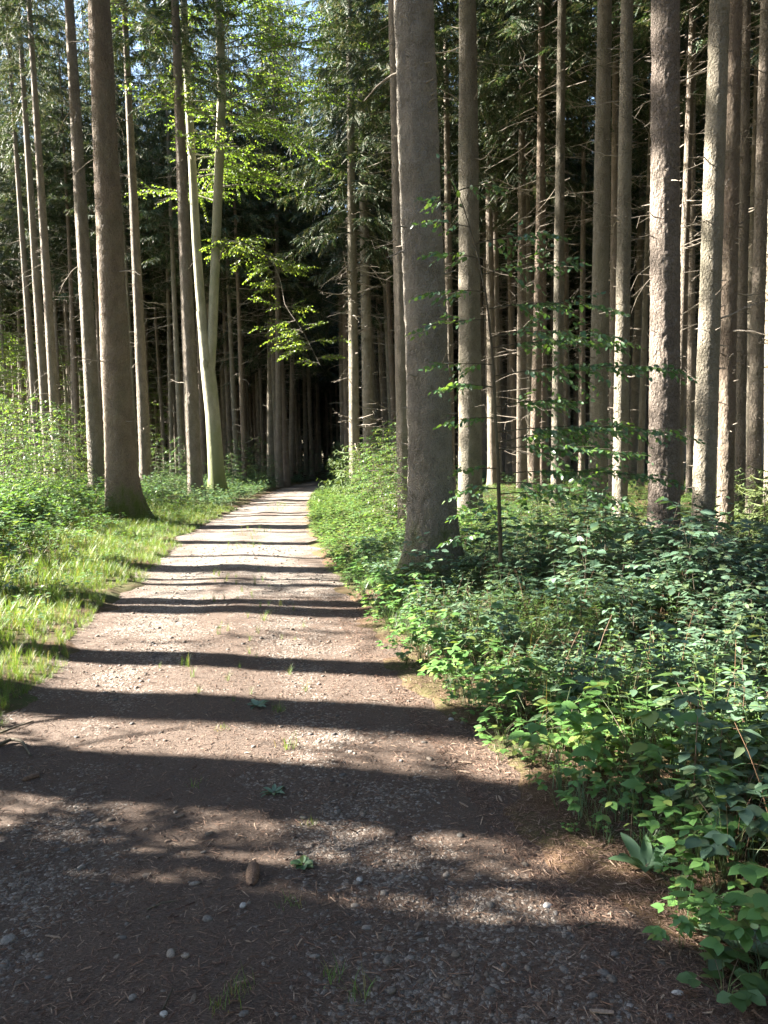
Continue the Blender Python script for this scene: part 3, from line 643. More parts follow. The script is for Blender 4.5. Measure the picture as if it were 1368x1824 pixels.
V, Q = tube(np.array([loc_(wp(369, 668)) + np.array([0, -.12, 0]), loc_(wp(367, 648)) + np.array([0, -.2, 0]), loc_(wp(366, 636)) + np.array([0, -.12, 0])]), np.array([.08, .17, .05]), 10); g.add(V, Q)
obj('trunk', g, M_beechbark, beech)
r = np.random.default_rng(44); acc = new_acc(); wood = Geo()
for S_ in (LS, RS):
    for k in range(28):
        f = r.uniform(.45, 1); u = f * (len(S_) - 1); i0 = min(int(u), len(S_) - 2); p = S_[i0] + (S_[i0 + 1] - S_[i0]) * (u - i0)
        a = r.uniform(0, 6.28); L = r.uniform(2., 5.)
        if k % 4 == 0: a = r.normal(0, .5); L = r.uniform(4, 6.5)
        branch_spray(p, [math.cos(a), math.sin(a), r.uniform(.0, .5)], L, r, acc, wood, leaf=.14, flat=1.0, rad=.03, droop=.25, sub=.15, subl=.38, nseg=8)
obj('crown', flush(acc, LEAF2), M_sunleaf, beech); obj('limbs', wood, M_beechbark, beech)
# its long drooping lit branch
acc = new_acc(); wood = Geo()
arc = [(386, 478), (398, 440), (412, 428), (450, 440), (485, 462), (500, 500), (508, 545), (540, 590), (570, 650)]
AP = np.array([loc_(wp(x, y, -1.5 * k / 8)) for k, (x, y) in enumerate(arc)]); Pf, rf = fine(AP, np.linspace(.035, .006, len(AP)), 24); V, Q = tube(Pf, rf, 7); wood.add(V, Q)
for k in range(60):
    u = r.uniform(1.0, 8.0); i0 = min(int(u), 7); p = AP[i0] + (AP[i0 + 1] - AP[i0]) * (u - i0)
    d = np.array([r.choice([-1, 1]) * r.uniform(.4, 1), r.uniform(-.6, .6), r.uniform(-.35, .3)])
    branch_spray(p, d, r.uniform(.6, 1.5), r, acc, wood, leaf=.125, flat=1.1, rad=.010, droop=.15, sub=.10, subl=.4)
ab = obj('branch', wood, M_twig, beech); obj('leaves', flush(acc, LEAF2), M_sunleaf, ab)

# tall beech sapling in front of the thickest spruce's neighbour
r = np.random.default_rng(52); sb = at(893, 1088); sd = sb[1]
def sp_(px, py, dy=0): return CC + ray(px, py) * (sd + dy) - sb
sap = empty('beech_sapling', sb, 'tall beech sapling with flat leafy tiers in front of the sunlit trunk', 'sapling')
spx = [(893, 1095), (892, 1000), (889, 900), (887, 820), (882, 740), (878, 640), (868, 540), (850, 450), (826, 370), (800, 300), (775, 262)]
SP = np.array([sp_(*q) for q in spx]); Pf, rf = fine(SP, np.array([.021, .019, .018, .016, .014, .012, .009, .007, .005, .0035, .002]), 40); wood = Geo(); V, Q = tube(Pf, rf, 8); wood.add(V, Q)
acc = new_acc()
for (px, py, ang, L, rise) in [(886, 845, 10, 1.35, .10), (886, 835, 165, .55, .1), (886, 800, -25, 1.1, .1), (885, 790, 40, 1.3, .22), (884, 770, 0, 1.45, .12), (883, 745, 175, .7, .1), (882, 725, 25, .9, .2), (880, 690, 190, .85, .15),
                               (879, 670, -5, 1.35, .15), (878, 650, 160, .8, .15), (876, 620, 15, 1.1, .18), (874, 600, -30, .9, .1), (871, 570, 185, .95, .05), (869, 550, 5, 1.0, .15), (865, 520, 170, .85, .15), (858, 490, -20, .7, .2),
                               (852, 460, 200, .65, .2), (846, 435, 10, .6, .25), (838, 405, 180, .6, .25), (826, 370, 190, .5, .3), (815, 340, 10, .35, .4), (890, 880, 30, .9, .05), (889, 870, 170, .6, .05), (887, 860, -40, 1.1, .05), (891, 940, 10, .9, .1), (891, 950, 190, .75, .1), (889, 905, 200, .7, .1)]:
    L *= .62 if 90 < ang < 270 else 1.12
    a = R_(ang + r.normal(0, 8)); branch_spray(sp_(px, py), [math.cos(a), math.sin(a) * .9 - .15, 0], L, r, acc, wood, leaf=.072, flat=.8, rad=.0055, rise=rise, droop=.16, sub=.06, subl=.38)
spray_leaves(SP[-3], SP[-1] - SP[-3] + np.array([.02, 0, 0]), r, 9, .55, .07, acc=acc, flat=.9)
obj('leaves', flush(acc, LEAF), M_beech, sap); obj('stem', wood, M_stem, sap)

# thicket saplings: three shared kinds
SAPV = []
for k in range(4):
    lf, wd = sapling_geo(120 + k, 2.4, 34, 1.15, .085, lean=(.2 * (k - 1), .15), z0=.12, tmpl=LEAF2)
    SAPV.append((lf, wd))
SAP_T = [(mesh_of('leaves', a, M_thicket), mesh_of('stem', b, M_stem)) for a, b in SAPV]
SAP_D = [(mesh_of('leaves', a, M_beech), mesh_of('stem', b, M_stem)) for a, b in SAPV]
r = np.random.default_rng(61)
for (px, dep, s) in [(8, 20, 1.1), (40, 23, 1.25), (70, 21, 1.0), (100, 25, 1.25), (128, 22, .95), (20, 27, 1.4), (60, 29, 1.5), (150, 28, 1.2), (-20, 24, 1.3), (110, 30, 1.35), (200, 32, 1.1), (20, 17, .8), (85, 18, .75), (130, 18.5, .6)]:
    p = CC + ray(px, 850) * dep
    plant('beech_sapling', SAP_T[int(r.integers(4))], ground_pt(p[0], p[1]), r.uniform(0, 6.28), s * r.uniform(.9, 1.1), 'sunlit yellow green beech bush in the thicket at the left', 'shrub', 'beech bushes in the left thicket')
for (px, dep, s) in [(290, 22, .55), (310, 28, .7), (275, 34, .9), (330, 38, 1.0), (415, 38, .8), (440, 42, 1.1), (460, 44, 1.2), (480, 40, .7), (425, 48, 1.3), (500, 52, 1.0), (540, 56, .9), (565, 60, 1.0), (600, 56, 1.0)]:
    p = CC + ray(px, 850) * dep
    plant('beech_sapling', SAP_D[int(r.integers(4))], ground_pt(p[0], p[1]), r.uniform(0, 6.28), s, 'young green beech bush among the trunks left of the path', 'shrub', 'young beeches left of the path')
for (px, dep, s) in [(672, 19, .75), (690, 17, .9), (705, 20, 1.0), (715, 15, .75), (655, 23, .7), (700, 25, 1.1), (735, 18, .8), (665, 15.5, .65), (688, 14, .7), (645, 20, .75), (712, 12.5, .6), (655, 26, .9), (680, 22, .95)]:
    p = CC + ray(px, 850) * dep
    plant('beech_sapling', SAP_T[int(r.integers(4))], ground_pt(p[0], p[1]), r.uniform(0, 6.28), s, 'brightly sunlit leafy bush on the right bend, left of the thickest trunk', 'shrub', 'bright bushes at the right bend')  # brighter leaf copy puts the sun into the colour of these bushes
for (px, dep, s) in [(900, 12, .36), (950, 10.5, .34), (935, 14, .42), (1010, 13, .33), (960, 17, .45), (1030, 18, .4), (860, 12.5, .38)]:
    p = CC + ray(px, 850) * dep
    plant('beech_sapling', SAP_D[int(r.integers(4))], ground_pt(p[0], p[1]), r.uniform(0, 6.28), s, 'low leafy beech bush between the right hand trunks', 'shrub', 'low beech bushes in the right wood')
# broadleaf trees: bright ones behind the thicket, added ones beside the verge for shade
def broadleaf_geo(seed, H, z0, Rr, nb, leaf):
    r = np.random.default_rng(seed); acc = new_acc(); wood = Geo(); limbs = Geo()
    tt = np.linspace(0, 1, 14); S = np.stack([.35 * np.sin(tt * 4 + seed), .3 * np.sin(tt * 3 + 2 * seed), H * tt], -1); S -= S[0]
    V, Q = tube(S, .13 * (1 - .9 * tt) + .01, 10); wood.add(V, Q)
    for k in range(nb):
        f = r.uniform(z0 / H, .98); p = np.array([np.interp(f, tt, S[:, q]) for q in range(3)]); a = r.uniform(0, 6.28)
        g_ = (f - z0 / H) / (1 - z0 / H); L = Rr * (.55 + .9 * g_ * (1 - g_) * 2) * r.uniform(.6, 1.1) * (1.05 - .5 * g_)
        branch_spray(p, [math.cos(a), math.sin(a), r.uniform(0, .5)], L, r, acc, limbs, leaf=leaf, rad=.025, droop=.2, sub=.19, subl=.42, nseg=7)
    return flush(acc, LEAF2), wood, limbs
BL = []
for k in range(2):
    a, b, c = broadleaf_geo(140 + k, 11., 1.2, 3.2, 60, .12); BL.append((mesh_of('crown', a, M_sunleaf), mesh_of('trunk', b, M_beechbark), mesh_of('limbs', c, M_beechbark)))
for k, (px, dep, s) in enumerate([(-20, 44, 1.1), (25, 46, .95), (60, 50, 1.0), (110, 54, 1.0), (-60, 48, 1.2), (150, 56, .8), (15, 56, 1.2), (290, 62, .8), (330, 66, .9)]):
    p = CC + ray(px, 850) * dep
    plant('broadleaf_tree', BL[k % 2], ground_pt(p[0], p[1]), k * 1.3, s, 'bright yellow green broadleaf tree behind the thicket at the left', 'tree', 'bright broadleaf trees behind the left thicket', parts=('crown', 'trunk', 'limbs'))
a, b, c = broadleaf_geo(151, 12., 5.2, 3.4, 60, .12); SB = (mesh_of('crown', a, M_beech), mesh_of('trunk', b, M_beechbark), mesh_of('limbs', c, M_beechbark))
for k, (x, y, s) in enumerate([(-8.8, 9.2, 1.0), (-9.6, 11.9, .78)]):  # added out of view; crowns shade the foreground trunks and right thicket
    plant('broadleaf_tree', SB, ground_pt(x, y), 1.2 + 2 * k, s, 'unseen leafy beech added by the left verge to shade trunks and thicket', 'tree', 'unseen beeches added for shade', parts=('crown', 'trunk', 'limbs'))
SBs = broadleaf_geo(153, 6.2, 2.3, 2.1, 85, .10); SBs = (mesh_of('crown', SBs[0], M_beech), mesh_of('trunk', SBs[1], M_stem), mesh_of('limbs', SBs[2], M_stem))
for k, (x, y, s) in enumerate([(-5.7, 4.1, .85)]):  # added out of view; foliage dims the near right of the path
    plant('broadleaf_tree', SBs, ground_pt(x, y), 2.2 * k, s, 'unseen young beech added on the left to shade the near path', 'tree', 'unseen young beeches added for shade', parts=('crown', 'trunk', 'limbs'))
# ------------------------------------------------------------------ shrubs with compound leaves
def shrub_geo(seed, H, nst, leaf, spread=.55):
    r = np.random.default_rng(seed); acc = new_acc(); wood = Geo()
    for k in range(nst):
        a = r.uniform(0, 6.28); h = H * r.uniform(.6, 1.05); sp = spread * r.uniform(.4, 1.1) * h; tt = np.linspace(0, 1, 8)
        b0 = r.normal(0, .08, 2)
        S = np.stack([b0[0] + math.cos(a) * sp * tt ** 1.5, b0[1] + math.sin(a) * sp * tt ** 1.5, h * (1.15 * tt - .15 * tt ** 3)], -1)
        V, Q = tube(S, .006 * (1 - .75 * tt), 5); wood.add(V, Q)
        n = int(4 + h * 7)
        for j in range(n):
            f = .3 + .7 * (j + r.uniform(0, .8)) / n; p = np.array([np.interp(f, tt, S[:, q]) for q in range(3)])
            b = r.uniform(0, 6.28); d = nrm(np.array([math.cos(b), math.sin(b), r.uniform(-.05, .45)])); L = leaf * r.uniform(1.5, 2.3); side = nrm(np.cross(d, [0, 0, 1.]))
            q_ = p + d * L; sticks(wood, [p], [q_], .0022, .0012, 3)
            m = int(r.integers(2, 4)); pos = []; dd = []; sz = []
            for i in range(m):
                t = .35 + .5 * i / m
                for sgn in (-1, 1): pos.append(p + d * L * t); dd.append(d * .45 + side * sgn + [0, 0, -.15]); sz.append(leaf * r.uniform(.75, 1.0))
            pos.append(q_); dd.append(d + np.array([0, 0, -.25])); sz.append(leaf * 1.15)
            nn = np.array([0, 0, 1.]) + r.normal(0, .25, (len(pos), 3))
            acc[0].append(np.array(pos)); acc[1].append(np.array(dd) + r.normal(0, .12, (len(pos), 3))); acc[2].append(nn); acc[3].append(np.array(sz))
    return acc, wood
_v, _q, _t = LEAFSER; LEAFSER2 = (_v * np.array([.80, 1, 1]), _q, _t)
SHR = []
for k in range(4):
    acc, wd = shrub_geo(160 + k, 1.0, 11 + k, .115); SHR.append((mesh_of('leaves', flush(acc, LEAFSER2), M_shrub), mesh_of('stem', wd, M_stem)))
r = np.random.default_rng(71)
for k, (x, y, yt) in enumerate([(1.25, 6.7, 1070), (1.75, 6.0, 1060), (2.35, 5.6, 1030), (2.9, 6.1, 985), (1.95, 4.9, 1120), (2.7, 4.6, 1060), (3.1, 5.3, 1010), (1.35, 5.2, 1150), (1.9, 7.4, 980), (3.7, 6.6, 960), (2.6, 7.2, 975), (3.25, 7.6, 955), (2.2, 3.9, 1200), (2.5, 3.6, 1210),
                              (1.55, 4.1, 1260), (1.2, 8.6, 985), (2.4, 8.8, 940), (4.1, 8.2, 965), (.85, 7.4, 1075), (1.75, 3.2, 1330), (2.3, 6.6, 890), (3.35, 6.9, 930), (1.6, 2.75, 1480), (2.15, 3.15, 1330), (2.9, 4.2, 1120), (.55, 6.3, 1120), (.30, 7.1, 1060), (.9, 5.6, 1150), (1.05, 4.8, 1230), (0.1, 7.9, 1010), (-.05, 8.7, 985), (.95, 8.0, 1000), (.3, 9.6, 960), (1.5, 7.7, 1000), (2.9, 8.6, 950), (3.7, 7.6, 945), (4.6, 8.8, 960), (2.3, 7.9, 985), (1.9, 6.6, 1010), (3.1, 6.6, 985), (1.4, 9.6, 950), (-.2, 10.6, 940), (.6, 11.5, 930)]):
    s = (EYE - (yt - 790) / FPX * y) / 1.2
    plant('leafy_shrub', SHR[k % 4], ground_pt(x, y), r.uniform(0, 6.28), max(.3, s), 'blue green shrub with paired leaflets in the shaded thicket on the right verge', 'shrub', 'blue green shrubs on the right verge')
SPG = []
for k in range(3):
    acc, wd = shrub_geo(180 + k, 1.0, 5, .095, .3); SPG.append((mesh_of('leaves', flush(acc, LEAFSER2), M_shrub), mesh_of('stem', wd, M_stem)))
for k, (px, y, yt) in enumerate([(1055, 6.6, 885), (960, 7.0, 935), (1190, 6.0, 985), (1235, 5.8, 950), (880, 7.6, 905), (1330, 5.2, 1015), (1130, 5.4, 1010), (830, 7.2, 985), (760, 7.3, 935), (1010, 5.6, 1010), (900, 5.4, 1080), (1290, 4.4, 1080), (1180, 4.2, 1150), (1040, 4.4, 1180), (1340, 3.6, 1200), (720, 8.3, 960), (800, 5.6, 1130), (930, 4.5, 1230)]):
    x = (CC + ray(px, 1000) * y)[0]; s = (EYE - (yt - 790) / FPX * y) / 1.12
    plant('leafy_shrub', SPG[k % 3], ground_pt(x, y), r.uniform(0, 6.28), s, 'tall loose shrub sprig with paired leaflets rising above the right hand thicket', 'shrub', 'loose tall sprigs in the right thicket')
for (px, dep, s) in [(560, 50, 1.0), (575, 54, 1.2), (590, 50, 1.1), (604, 46, 1.0), (583, 60, 1.5), (565, 62, 1.5), (618, 52, 1.3), (548, 58, 1.3)]:
    p = CC + ray(px, 850) * dep; l, rr_ = pedge(p[1])
    if l - .3 < p[0] < rr_ + .3: p[0] = rr_ + .5
    plant('beech_sapling', SAP_D[int(r.integers(4))], ground_pt(p[0], p[1]), r.uniform(0, 6.28), s, 'dark green bush where the path disappears into the wood', 'shrub', 'bushes at the far end of the path')
# ------------------------------------------------------------------ herbs
def herb_geo(seed, H, pairs, leaf, tmpl):
    r = np.random.default_rng(seed); L = new_acc(); st = Geo(); tt = np.linspace(0, 1, 6); a0 = r.uniform(0, 6.28); ln = r.normal(0, .12, 2) * H
    S = np.stack([ln[0] * tt ** 2, ln[1] * tt ** 2, H * tt], -1); V, Q = tube(S, .0035 * (1 - .6 * tt) * (H / .4) ** .5, 4); st.add(V, Q)
    P, D, N_, Z = [], [], [], []
    for k in range(pairs):
        f = .22 + .78 * (k + .5) / pairs; p = np.array([np.interp(f, tt, S[:, q]) for q in range(3)])
        for sgn in (0, 1):
            a = a0 + k * 1.57 + sgn * 3.14 + r.normal(0, .2); d = np.array([math.cos(a), math.sin(a), r.uniform(-.1, .45)])
            pt = leaf * .25; st_e = p + d * pt; sticks(st, [p], [st_e], .0013, .001, 3)
            P.append(st_e); D.append(d + np.array([0, 0, -.15])); N_.append(np.array([0, 0, 1.]) + r.normal(0, .2, 3)); Z.append(leaf * (1.1 - .45 * abs(f - .55)) * r.uniform(.8, 1.15))
    for q in range(4):
        a = a0 + q * 1.57 + .4; P.append(S[-1]); D.append(np.array([math.cos(a), math.sin(a), .6])); N_.append(np.array([0, 0, 1.]) + r.normal(0, .2, 3)); Z.append(leaf * .6)
    for x, y in zip(L, (P, D, N_, Z)): x.append(np.array(y))
    return flush(L, tmpl), st
def trifo_geo(seed, n, leaf, H, tmpl):
    r = np.random.default_rng(seed); L = new_acc(); st = Geo(); P, D, N_, Z = [], [], [], []
    for k in range(n):
        a = r.uniform(0, 6.28); h = H * r.uniform(.5, 1.1); e = np.array([math.cos(a) * H * r.uniform(.2, .8), math.sin(a) * H * r.uniform(.2, .8), h]); m = e * np.array([.4, .4, .75])
        sticks(st, [np.zeros(3), m], [m, e], .0016, .0012, 3)
        for q in (-1, 0, 1):
            b = a + q * 1.15 + r.normal(0, .12); P.append(e); D.append(np.array([math.cos(b), math.sin(b), r.uniform(-.25, .15)])); N_.append(np.array([0, 0, 1.]) + r.normal(0, .22, 3)); Z.append(leaf * (1.1 if q == 0 else .92) * r.uniform(.85, 1.1))
    for x, y in zip(L, (P, D, N_, Z)): x.append(np.array(y))
    return flush(L, tmpl), st
def rosette_geo(seed, n, leaf, tmpl, up=.5):
    r = np.random.default_rng(seed); g = Geo(); a = np.arange(n) * 2.4 + r.normal(0, .2, n)
    D = np.stack([np.cos(a), np.sin(a), r.uniform(up * .5, up * 1.3, n)], -1); N_ = np.array([[0, 0, 1.]]) + r.normal(0, .15, (n, 3)); S = leaf * r.uniform(.65, 1.15, n)
    g.inst(tmpl, frames(D, N_) * S[:, None, None], np.stack([np.cos(a) * .008, np.sin(a) * .008, np.full(n, .004)], -1)); return g, Geo()
def tuft_geo(seed, n, H, wd=.004, spread=.5):
    r = np.random.default_rng(seed); g = Geo(); k_ = 4
    for i in range(n):
        a = r.uniform(0, 6.28); h = H * r.uniform(.5, 1.1); s = spread * h * r.uniform(.2, 1.1); d = np.array([math.cos(a), math.sin(a)]); b = r.normal(0, .02, 2); pr = np.array([-d[1], d[0], 0]) * wd * .5
        tt = np.linspace(0, 1, k_); C = np.stack([b[0] + d[0] * s * tt ** 1.6, b[1] + d[1] * s * tt ** 1.6, h * (tt - .28 * tt ** 2.5 * (s / h + .3))], -1); wv = (1 - tt ** 1.5)[:, None] + .03
        V = np.concatenate([C - pr * wv, C + pr * wv]); j = np.arange(k_ - 1); g.add(V, np.stack([j, j + 1, k_ + j + 1, k_ + j], -1))
    return g
HERB = [herb_geo(300, .48, 5, .10, LEAFSER), herb_geo(301, .40, 5, .085, LEAFSER), herb_geo(302, .55, 7, .075, LEAFLONG), herb_geo(303, .34, 5, .07, LEAFSER),
        trifo_geo(304, 10, .085, .34, LEAFSER), trifo_geo(305, 9, .065, .26, LEAFSER), trifo_geo(306, 16, .032, .14, LEAFROUND), trifo_geo(307, 14, .028, .10, LEAFROUND), herb_geo(308, .30, 5, .045, LEAFLONG)]
LOWH = [trifo_geo(320 + k, 9, .065 + .012 * k, .22, LEAF2) for k in range(3)] + [herb_geo(324 + k, .34, 4, .10, LEAF2) for k in range(3)]
def scatter(xy, protos, scale, name, mats, r, label=None, cat=None):
    n = len(xy); which = r.integers(0, len(protos), n); a = r.uniform(0, 6.28, n); M = rotz(a, scale); P = np.stack([xy[:, 0], xy[:, 1], floor_z(xy[:, 0], xy[:, 1]) - .005], -1)
    gl, gs = Geo(), Geo()
    for k, (lf, st) in enumerate(protos):
        m = which == k
        if not m.any(): continue
        gl.inst(lf.arrays() if isinstance(lf, Geo) else lf, M[m], P[m])
        if st is not None and st.n: gs.inst(st.arrays(), M[m], P[m])
    o = obj(name, gl, mats[0]); tag(o, label, cat, kind='stuff')
    if gs.n: s = obj('stems', gs, mats[1], o); s['kind'] = 'stuff'
    return o
r = np.random.default_rng(81)
# right verge: dense, near
y = r.uniform(1.7, 11, 5200); e = pedge(y)[1]; s_ = r.random(5200) ** 1.15 * 4.2; x = e + .02 + s_; k_ = (x < .56 * y + .4); x, y, s_ = x[k_], y[k_], s_[k_]
keep = r.random(len(x)) < np.clip(.35 + .65 * sstep(.05, .5, s_), 0, 1) * (1.15 - .05 * y) * np.where((y < 3) & (s_ < .25), .55, 1); x, y, s_ = x[keep], y[keep], s_[keep]
near = s_ + .12 * nz(x, y, 2.4, 1) < .42
scatter(np.stack([x, y], -1)[near], HERB[4:], (.55 + .5 * s_ / .42)[near] * r.uniform(.7, 1.2, near.sum()), 'verge_herbs', (M_fresh, M_green), r, 'low lobed herbs along the right path edge', 'herbs')
hs_ = (np.clip(.55 + .2 * s_, .5, 1.0) * r.uniform(.7, 1.25, len(x)) * (1 + .22 * nz(x, y, 1.5, 2)))
pat = nz(x, y, 1.1, 5) + .5 * r.normal(size=len(x))
FINE = [herb_geo(330 + k, .36, 9, .042, LEAFLONG) for k in range(2)] + [trifo_geo(332, 22, .030, .24, LEAFROUND)]
for m_, pr_, mt_, nm_, lb_ in ((~near & (pat < -.1), HERB[:4], M_herb, 'herb_thicket', 'dense tall toothed herbs covering the right verge'), (~near & (pat >= -.1) & (pat < .75), HERB[2:6], M_shrub, 'bramble_thicket', 'dull blue green brambles mixed through the right verge'), (~near & (pat >= .75), FINE, M_fresh, 'fine_herbs', 'patches of fine fresh green herbs on the right verge')):
    scatter(np.stack([x, y], -1)[m_], pr_, hs_[m_], nm_, (mt_, M_green if mt_ is not M_shrub else M_ruststem), r, lb_, 'herbs')
# right verge and wood floor: farther
y = r.uniform(9, 34, 9000); e = pedge(y)[1]; s_ = r.random(9000) ** 1.3 * 16; x = e + .05 + s_; k_ = (x < .52 * y + .4); x, y, s_ = x[k_], y[k_], s_[k_]
hgt = np.where(s_ < 4, .7 + .3 * sstep(0, 1.5, s_), .55) * r.uniform(.7, 1.25, len(x))
scatter(np.stack([x, y], -1), LOWH, hgt * 1.05, 'wood_floor_herbs', (M_fresh, M_green), r, 'carpet of low green herbs under the right hand spruces', 'herbs')
# left verge
y = r.uniform(4.2, 26, 6500); e = pedge(y)[0]; s_ = r.random(6500) ** 1.1 * 9; x = e - .35 - s_; k_ = (x > -.56 * y - .5); x, y, s_ = x[k_], y[k_], s_[k_]
k_ = r.random(len(x)) < np.where(s_ < 1.8, .22, np.where(s_ < 2.6, .6, .98)); x, y, s_ = x[k_], y[k_], s_[k_]
scatter(np.stack([x, y], -1), LOWH, np.clip(.5 + .24 * s_, .5, 1.3) * r.uniform(.6, 1.5, len(x)), 'left_verge_herbs', (M_thicket, M_green), r, 'sunlit leafy herbs behind the grass of the left verge', 'herbs')
y = r.uniform(24, 60, 5000); e = pedge(y)[0]; x = e - .2 - r.random(5000) ** 1.2 * 20; 
scatter(np.stack([x, y], -1), LOWH, r.uniform(.9, 1.8, 5000), 'left_wood_herbs', (M_herb, M_green), r, 'green undergrowth between the trunks of the left wood', 'herbs')
y = r.uniform(34, 80, 3500); e = pedge(y)[1]; x = e + .2 + r.random(3500) * 30
scatter(np.stack([x, y], -1), LOWH, r.uniform(.9, 1.8, 3500), 'distant_herbs', (M_herb, M_green), r, 'undergrowth far back in the wood on the right', 'herbs')
# grass
TUF = [(tuft_geo(340 + k, 16, .26 + .05 * k, .0045 + .0008 * k, .6), None) for k in range(4)]
y = 3.6 + r.random(13000) ** 1.25 * 22; e = pedge(y)[0]; s_ = r.random(13000) ** 1.45 * 3.8; x = e + .05 - s_ + .12 * nz(y * 0, y, 3, 2); k_ = (x > -.56 * y - .5) & (nz(x, y, 1.3, 4) + .35 * r.normal(size=13000) > -1.3); x, y, s_ = x[k_], y[k_], s_[k_]
scatter(np.stack([x, y], -1), TUF, (.25 + .28 * sstep(0, .8, s_)) * r.uniform(.45, 1.5, len(x)), 'grass', (M_grass, None), r, 'bright sunlit grass along the left path edge', 'grass')
y = r.uniform(1.8, 12, 900); e = pedge(y)[1]; s_ = .12 + r.random(900) * 1.1; x = e + s_
scatter(np.stack([x, y], -1), TUF, r.uniform(.3, .75, 900), 'grass', (M_herb, None), r, 'thin grass growing among the herbs of the right verge', 'grass')
y = r.uniform(2.4, 11, 130); e = pedge(y)[1]; x = e + .25 + r.random(130) * 3
scatter(np.stack([x, y], -1), [(tuft_geo(350 + k, 5, .6, .0035, .9), None) for k in range(3)], r.uniform(.5, 1.2, 130), 'dry_grass', (M_dry, None), r, 'pale dry grass stalks arching through the right thicket', 'grass')
y = r.uniform(4, 30, 260); u = r.normal(0.05, .10, 260); l, rr_ = pedge(y); x = (l + rr_) / 2 + u * (rr_ - l); k_ = nz(x, y, 1.1, 3) > .35; 
P = np.stack([x[k_], y[k_], pz(x[k_], y[k_])], -1); g = Geo()
for kk in range(4):
    m = np.arange(len(P)) % 4 == kk; g.inst(TUF[kk][0].arrays(), rotz(r.uniform(0, 6.28, m.sum()), r.uniform(.15, .4, m.sum())), P[m])
tag(obj('grass', g, M_grass), 'short grass patches down the middle of the path', 'grass', kind='stuff')

# ------------------------------------------------------------------ litter and gravel
import bmesh
def ico(sub, seed, amp=.18):
    bm = bmesh.new(); bmesh.ops.create_icosphere(bm, subdivisions=sub, radius=1); V = np.array([v.co[:] for v in bm.verts]); T = np.array([[v.index for v in f.verts] for f in bm.faces]); bm.free()
    r = np.random.default_rng(seed); d = 1 + amp * sum(np.sin(V @ r.normal(0, 1.6, 3) + r.uniform(0, 6.28)) for _ in range(3)) / 1.7
    return V * d[:, None], np.zeros((0, 4), int), T
r = np.random.default_rng(91); PEB = [ico(2, 400 + k) for k in range(5)]; PEBL = [ico(1, 410 + k) for k in range(3)]
def path_pts(n, y0, y1, pw, ext=1.02):
    y = y0 + (y1 - y0) * r.random(n) ** pw; l, rr_ = pedge(y); x = (l + rr_) / 2 + r.uniform(-ext, ext, n) * (rr_ - l) / 2; return x, y
g = Geo()
for n, y0, y1, pw, prot, smin, smax in ((26000, 1.9, 9, 1.5, PEBL, .003, .0075), (5200, 1.9, 6.5, 1.4, PEB, .007, .016), (2600, 5, 14, 1.3, PEBL, .009, .02)):
    x, y = path_pts(n, y0, y1, pw); k_ = r.random(n) < np.clip(gravelness(x, y) * 1.1 - .16, .05, 1) * .8; x, y = x[k_], y[k_]; n = len(x)
    s = smin + (smax - smin) * r.random(n) ** 2.2; a = r.uniform(0, 6.28, n); M = rotz(a, s) * np.array([1.25, .95, .62])[None, None, :]
    P = np.stack([x, y, pz(x, y) + s * .12], -1); w_ = r.integers(0, len(prot), n)
    for q in range(len(prot)): g.inst(prot[q], M[w_ == q], P[w_ == q])
tag(obj('gravel', g, M_pebble), 'small rounded pebbles strewn over the path', 'gravel', kind='stuff')
g = Geo(); n = 150000; x, y = path_pts(n, 1.9, 8.5, 1.8, 1.25); L = r.uniform(.010, .026, n); wd = r.uniform(.0009, .0019, n)
big = r.random(n) < .10; L = np.where(big, r.uniform(.015, .045, n), L); wd = np.where(big, r.uniform(.002, .006, n), wd)
a = r.uniform(0, 6.28, n); el = r.normal(0, .22, n); D = np.stack([np.cos(a), np.sin(a), el], -1); N_ = np.array([[0, 0, 1.]]) + r.normal(0, .35, (n, 3)); F_ = frames(D, N_)
M = np.stack([F_[:, :, 0] * wd[:, None], F_[:, :, 1] * L[:, None], F_[:, :, 2] * wd[:, None]], -1)
NEED = (np.array([[-.5, -.5, 0], [.5, -.5, 0], [.4, .5, .2], [-.4, .5, .2], [0, 0, .6]]), np.zeros((0, 4), int), np.array([[0, 1, 4], [1, 2, 4], [2, 3, 4], [3, 0, 4]]))
l, rr_ = pedge(y); eg = r.random(n) < .28; x = np.where(eg, rr_ - .25 + r.random(n) ** 1.3 * .95, x); zz = np.maximum(pz(x, y), floor_z(x, y))
g.inst(NEED, M, np.stack([x, y, zz + .002 + np.abs(el) * L * .4], -1))
tag(obj('needle_litter', g, M_litter, None, False), 'brown spruce needles and bark crumbs littering the path', 'litter', kind='stuff')

# ------------------------------------------------------------------ single things on the path
def on_path(px, py):
    p = at(px, py); p[2] = float(pz(p[0], p[1])); 
    v = ray(px, py); d = (p[2] - EYE) / v[2]; return CC + v * d
def stone(px, py, wpx, label, mat, seed, flat=.6, asp=.85):
    p = on_path(px, py); s = wpx * p[1] / FPX / 2 * .92; V, Q, T = ico(3, seed, .2); V = V * np.array([1, asp, flat]) * s
    o = obj('stone', (V, Q, T), mat); o.location = Vector(p + [0, 0, s * flat * .22]); o.rotation_euler = (r.normal(0, .1), r.normal(0, .1), r.uniform(0, 6.28)); tag(o, label, 'stone')
stone(976, 1613, 19, 'flat pale disc shaped stone on the right half of the path', M_palestone, 500, .35)
stone(433, 1614, 17, 'bluish white stone near the left spruce cone', M_palestone, 501, .7)
stone(641, 1569, 13, 'small angular white stone by the sunlit plantain', M_palestone, 502, .8)
stone(1207, 1770, 22, 'long pale stone at the verge in the lower corner', M_palestone, 503, .6, .6)
stone(898, 1721, 15, 'round blue grey stone in the gravel track', M_greystone, 504, .8)
stone(292, 1808, 15, 'white quartz stone at the bottom of the path', M_palestone, 505, .7)
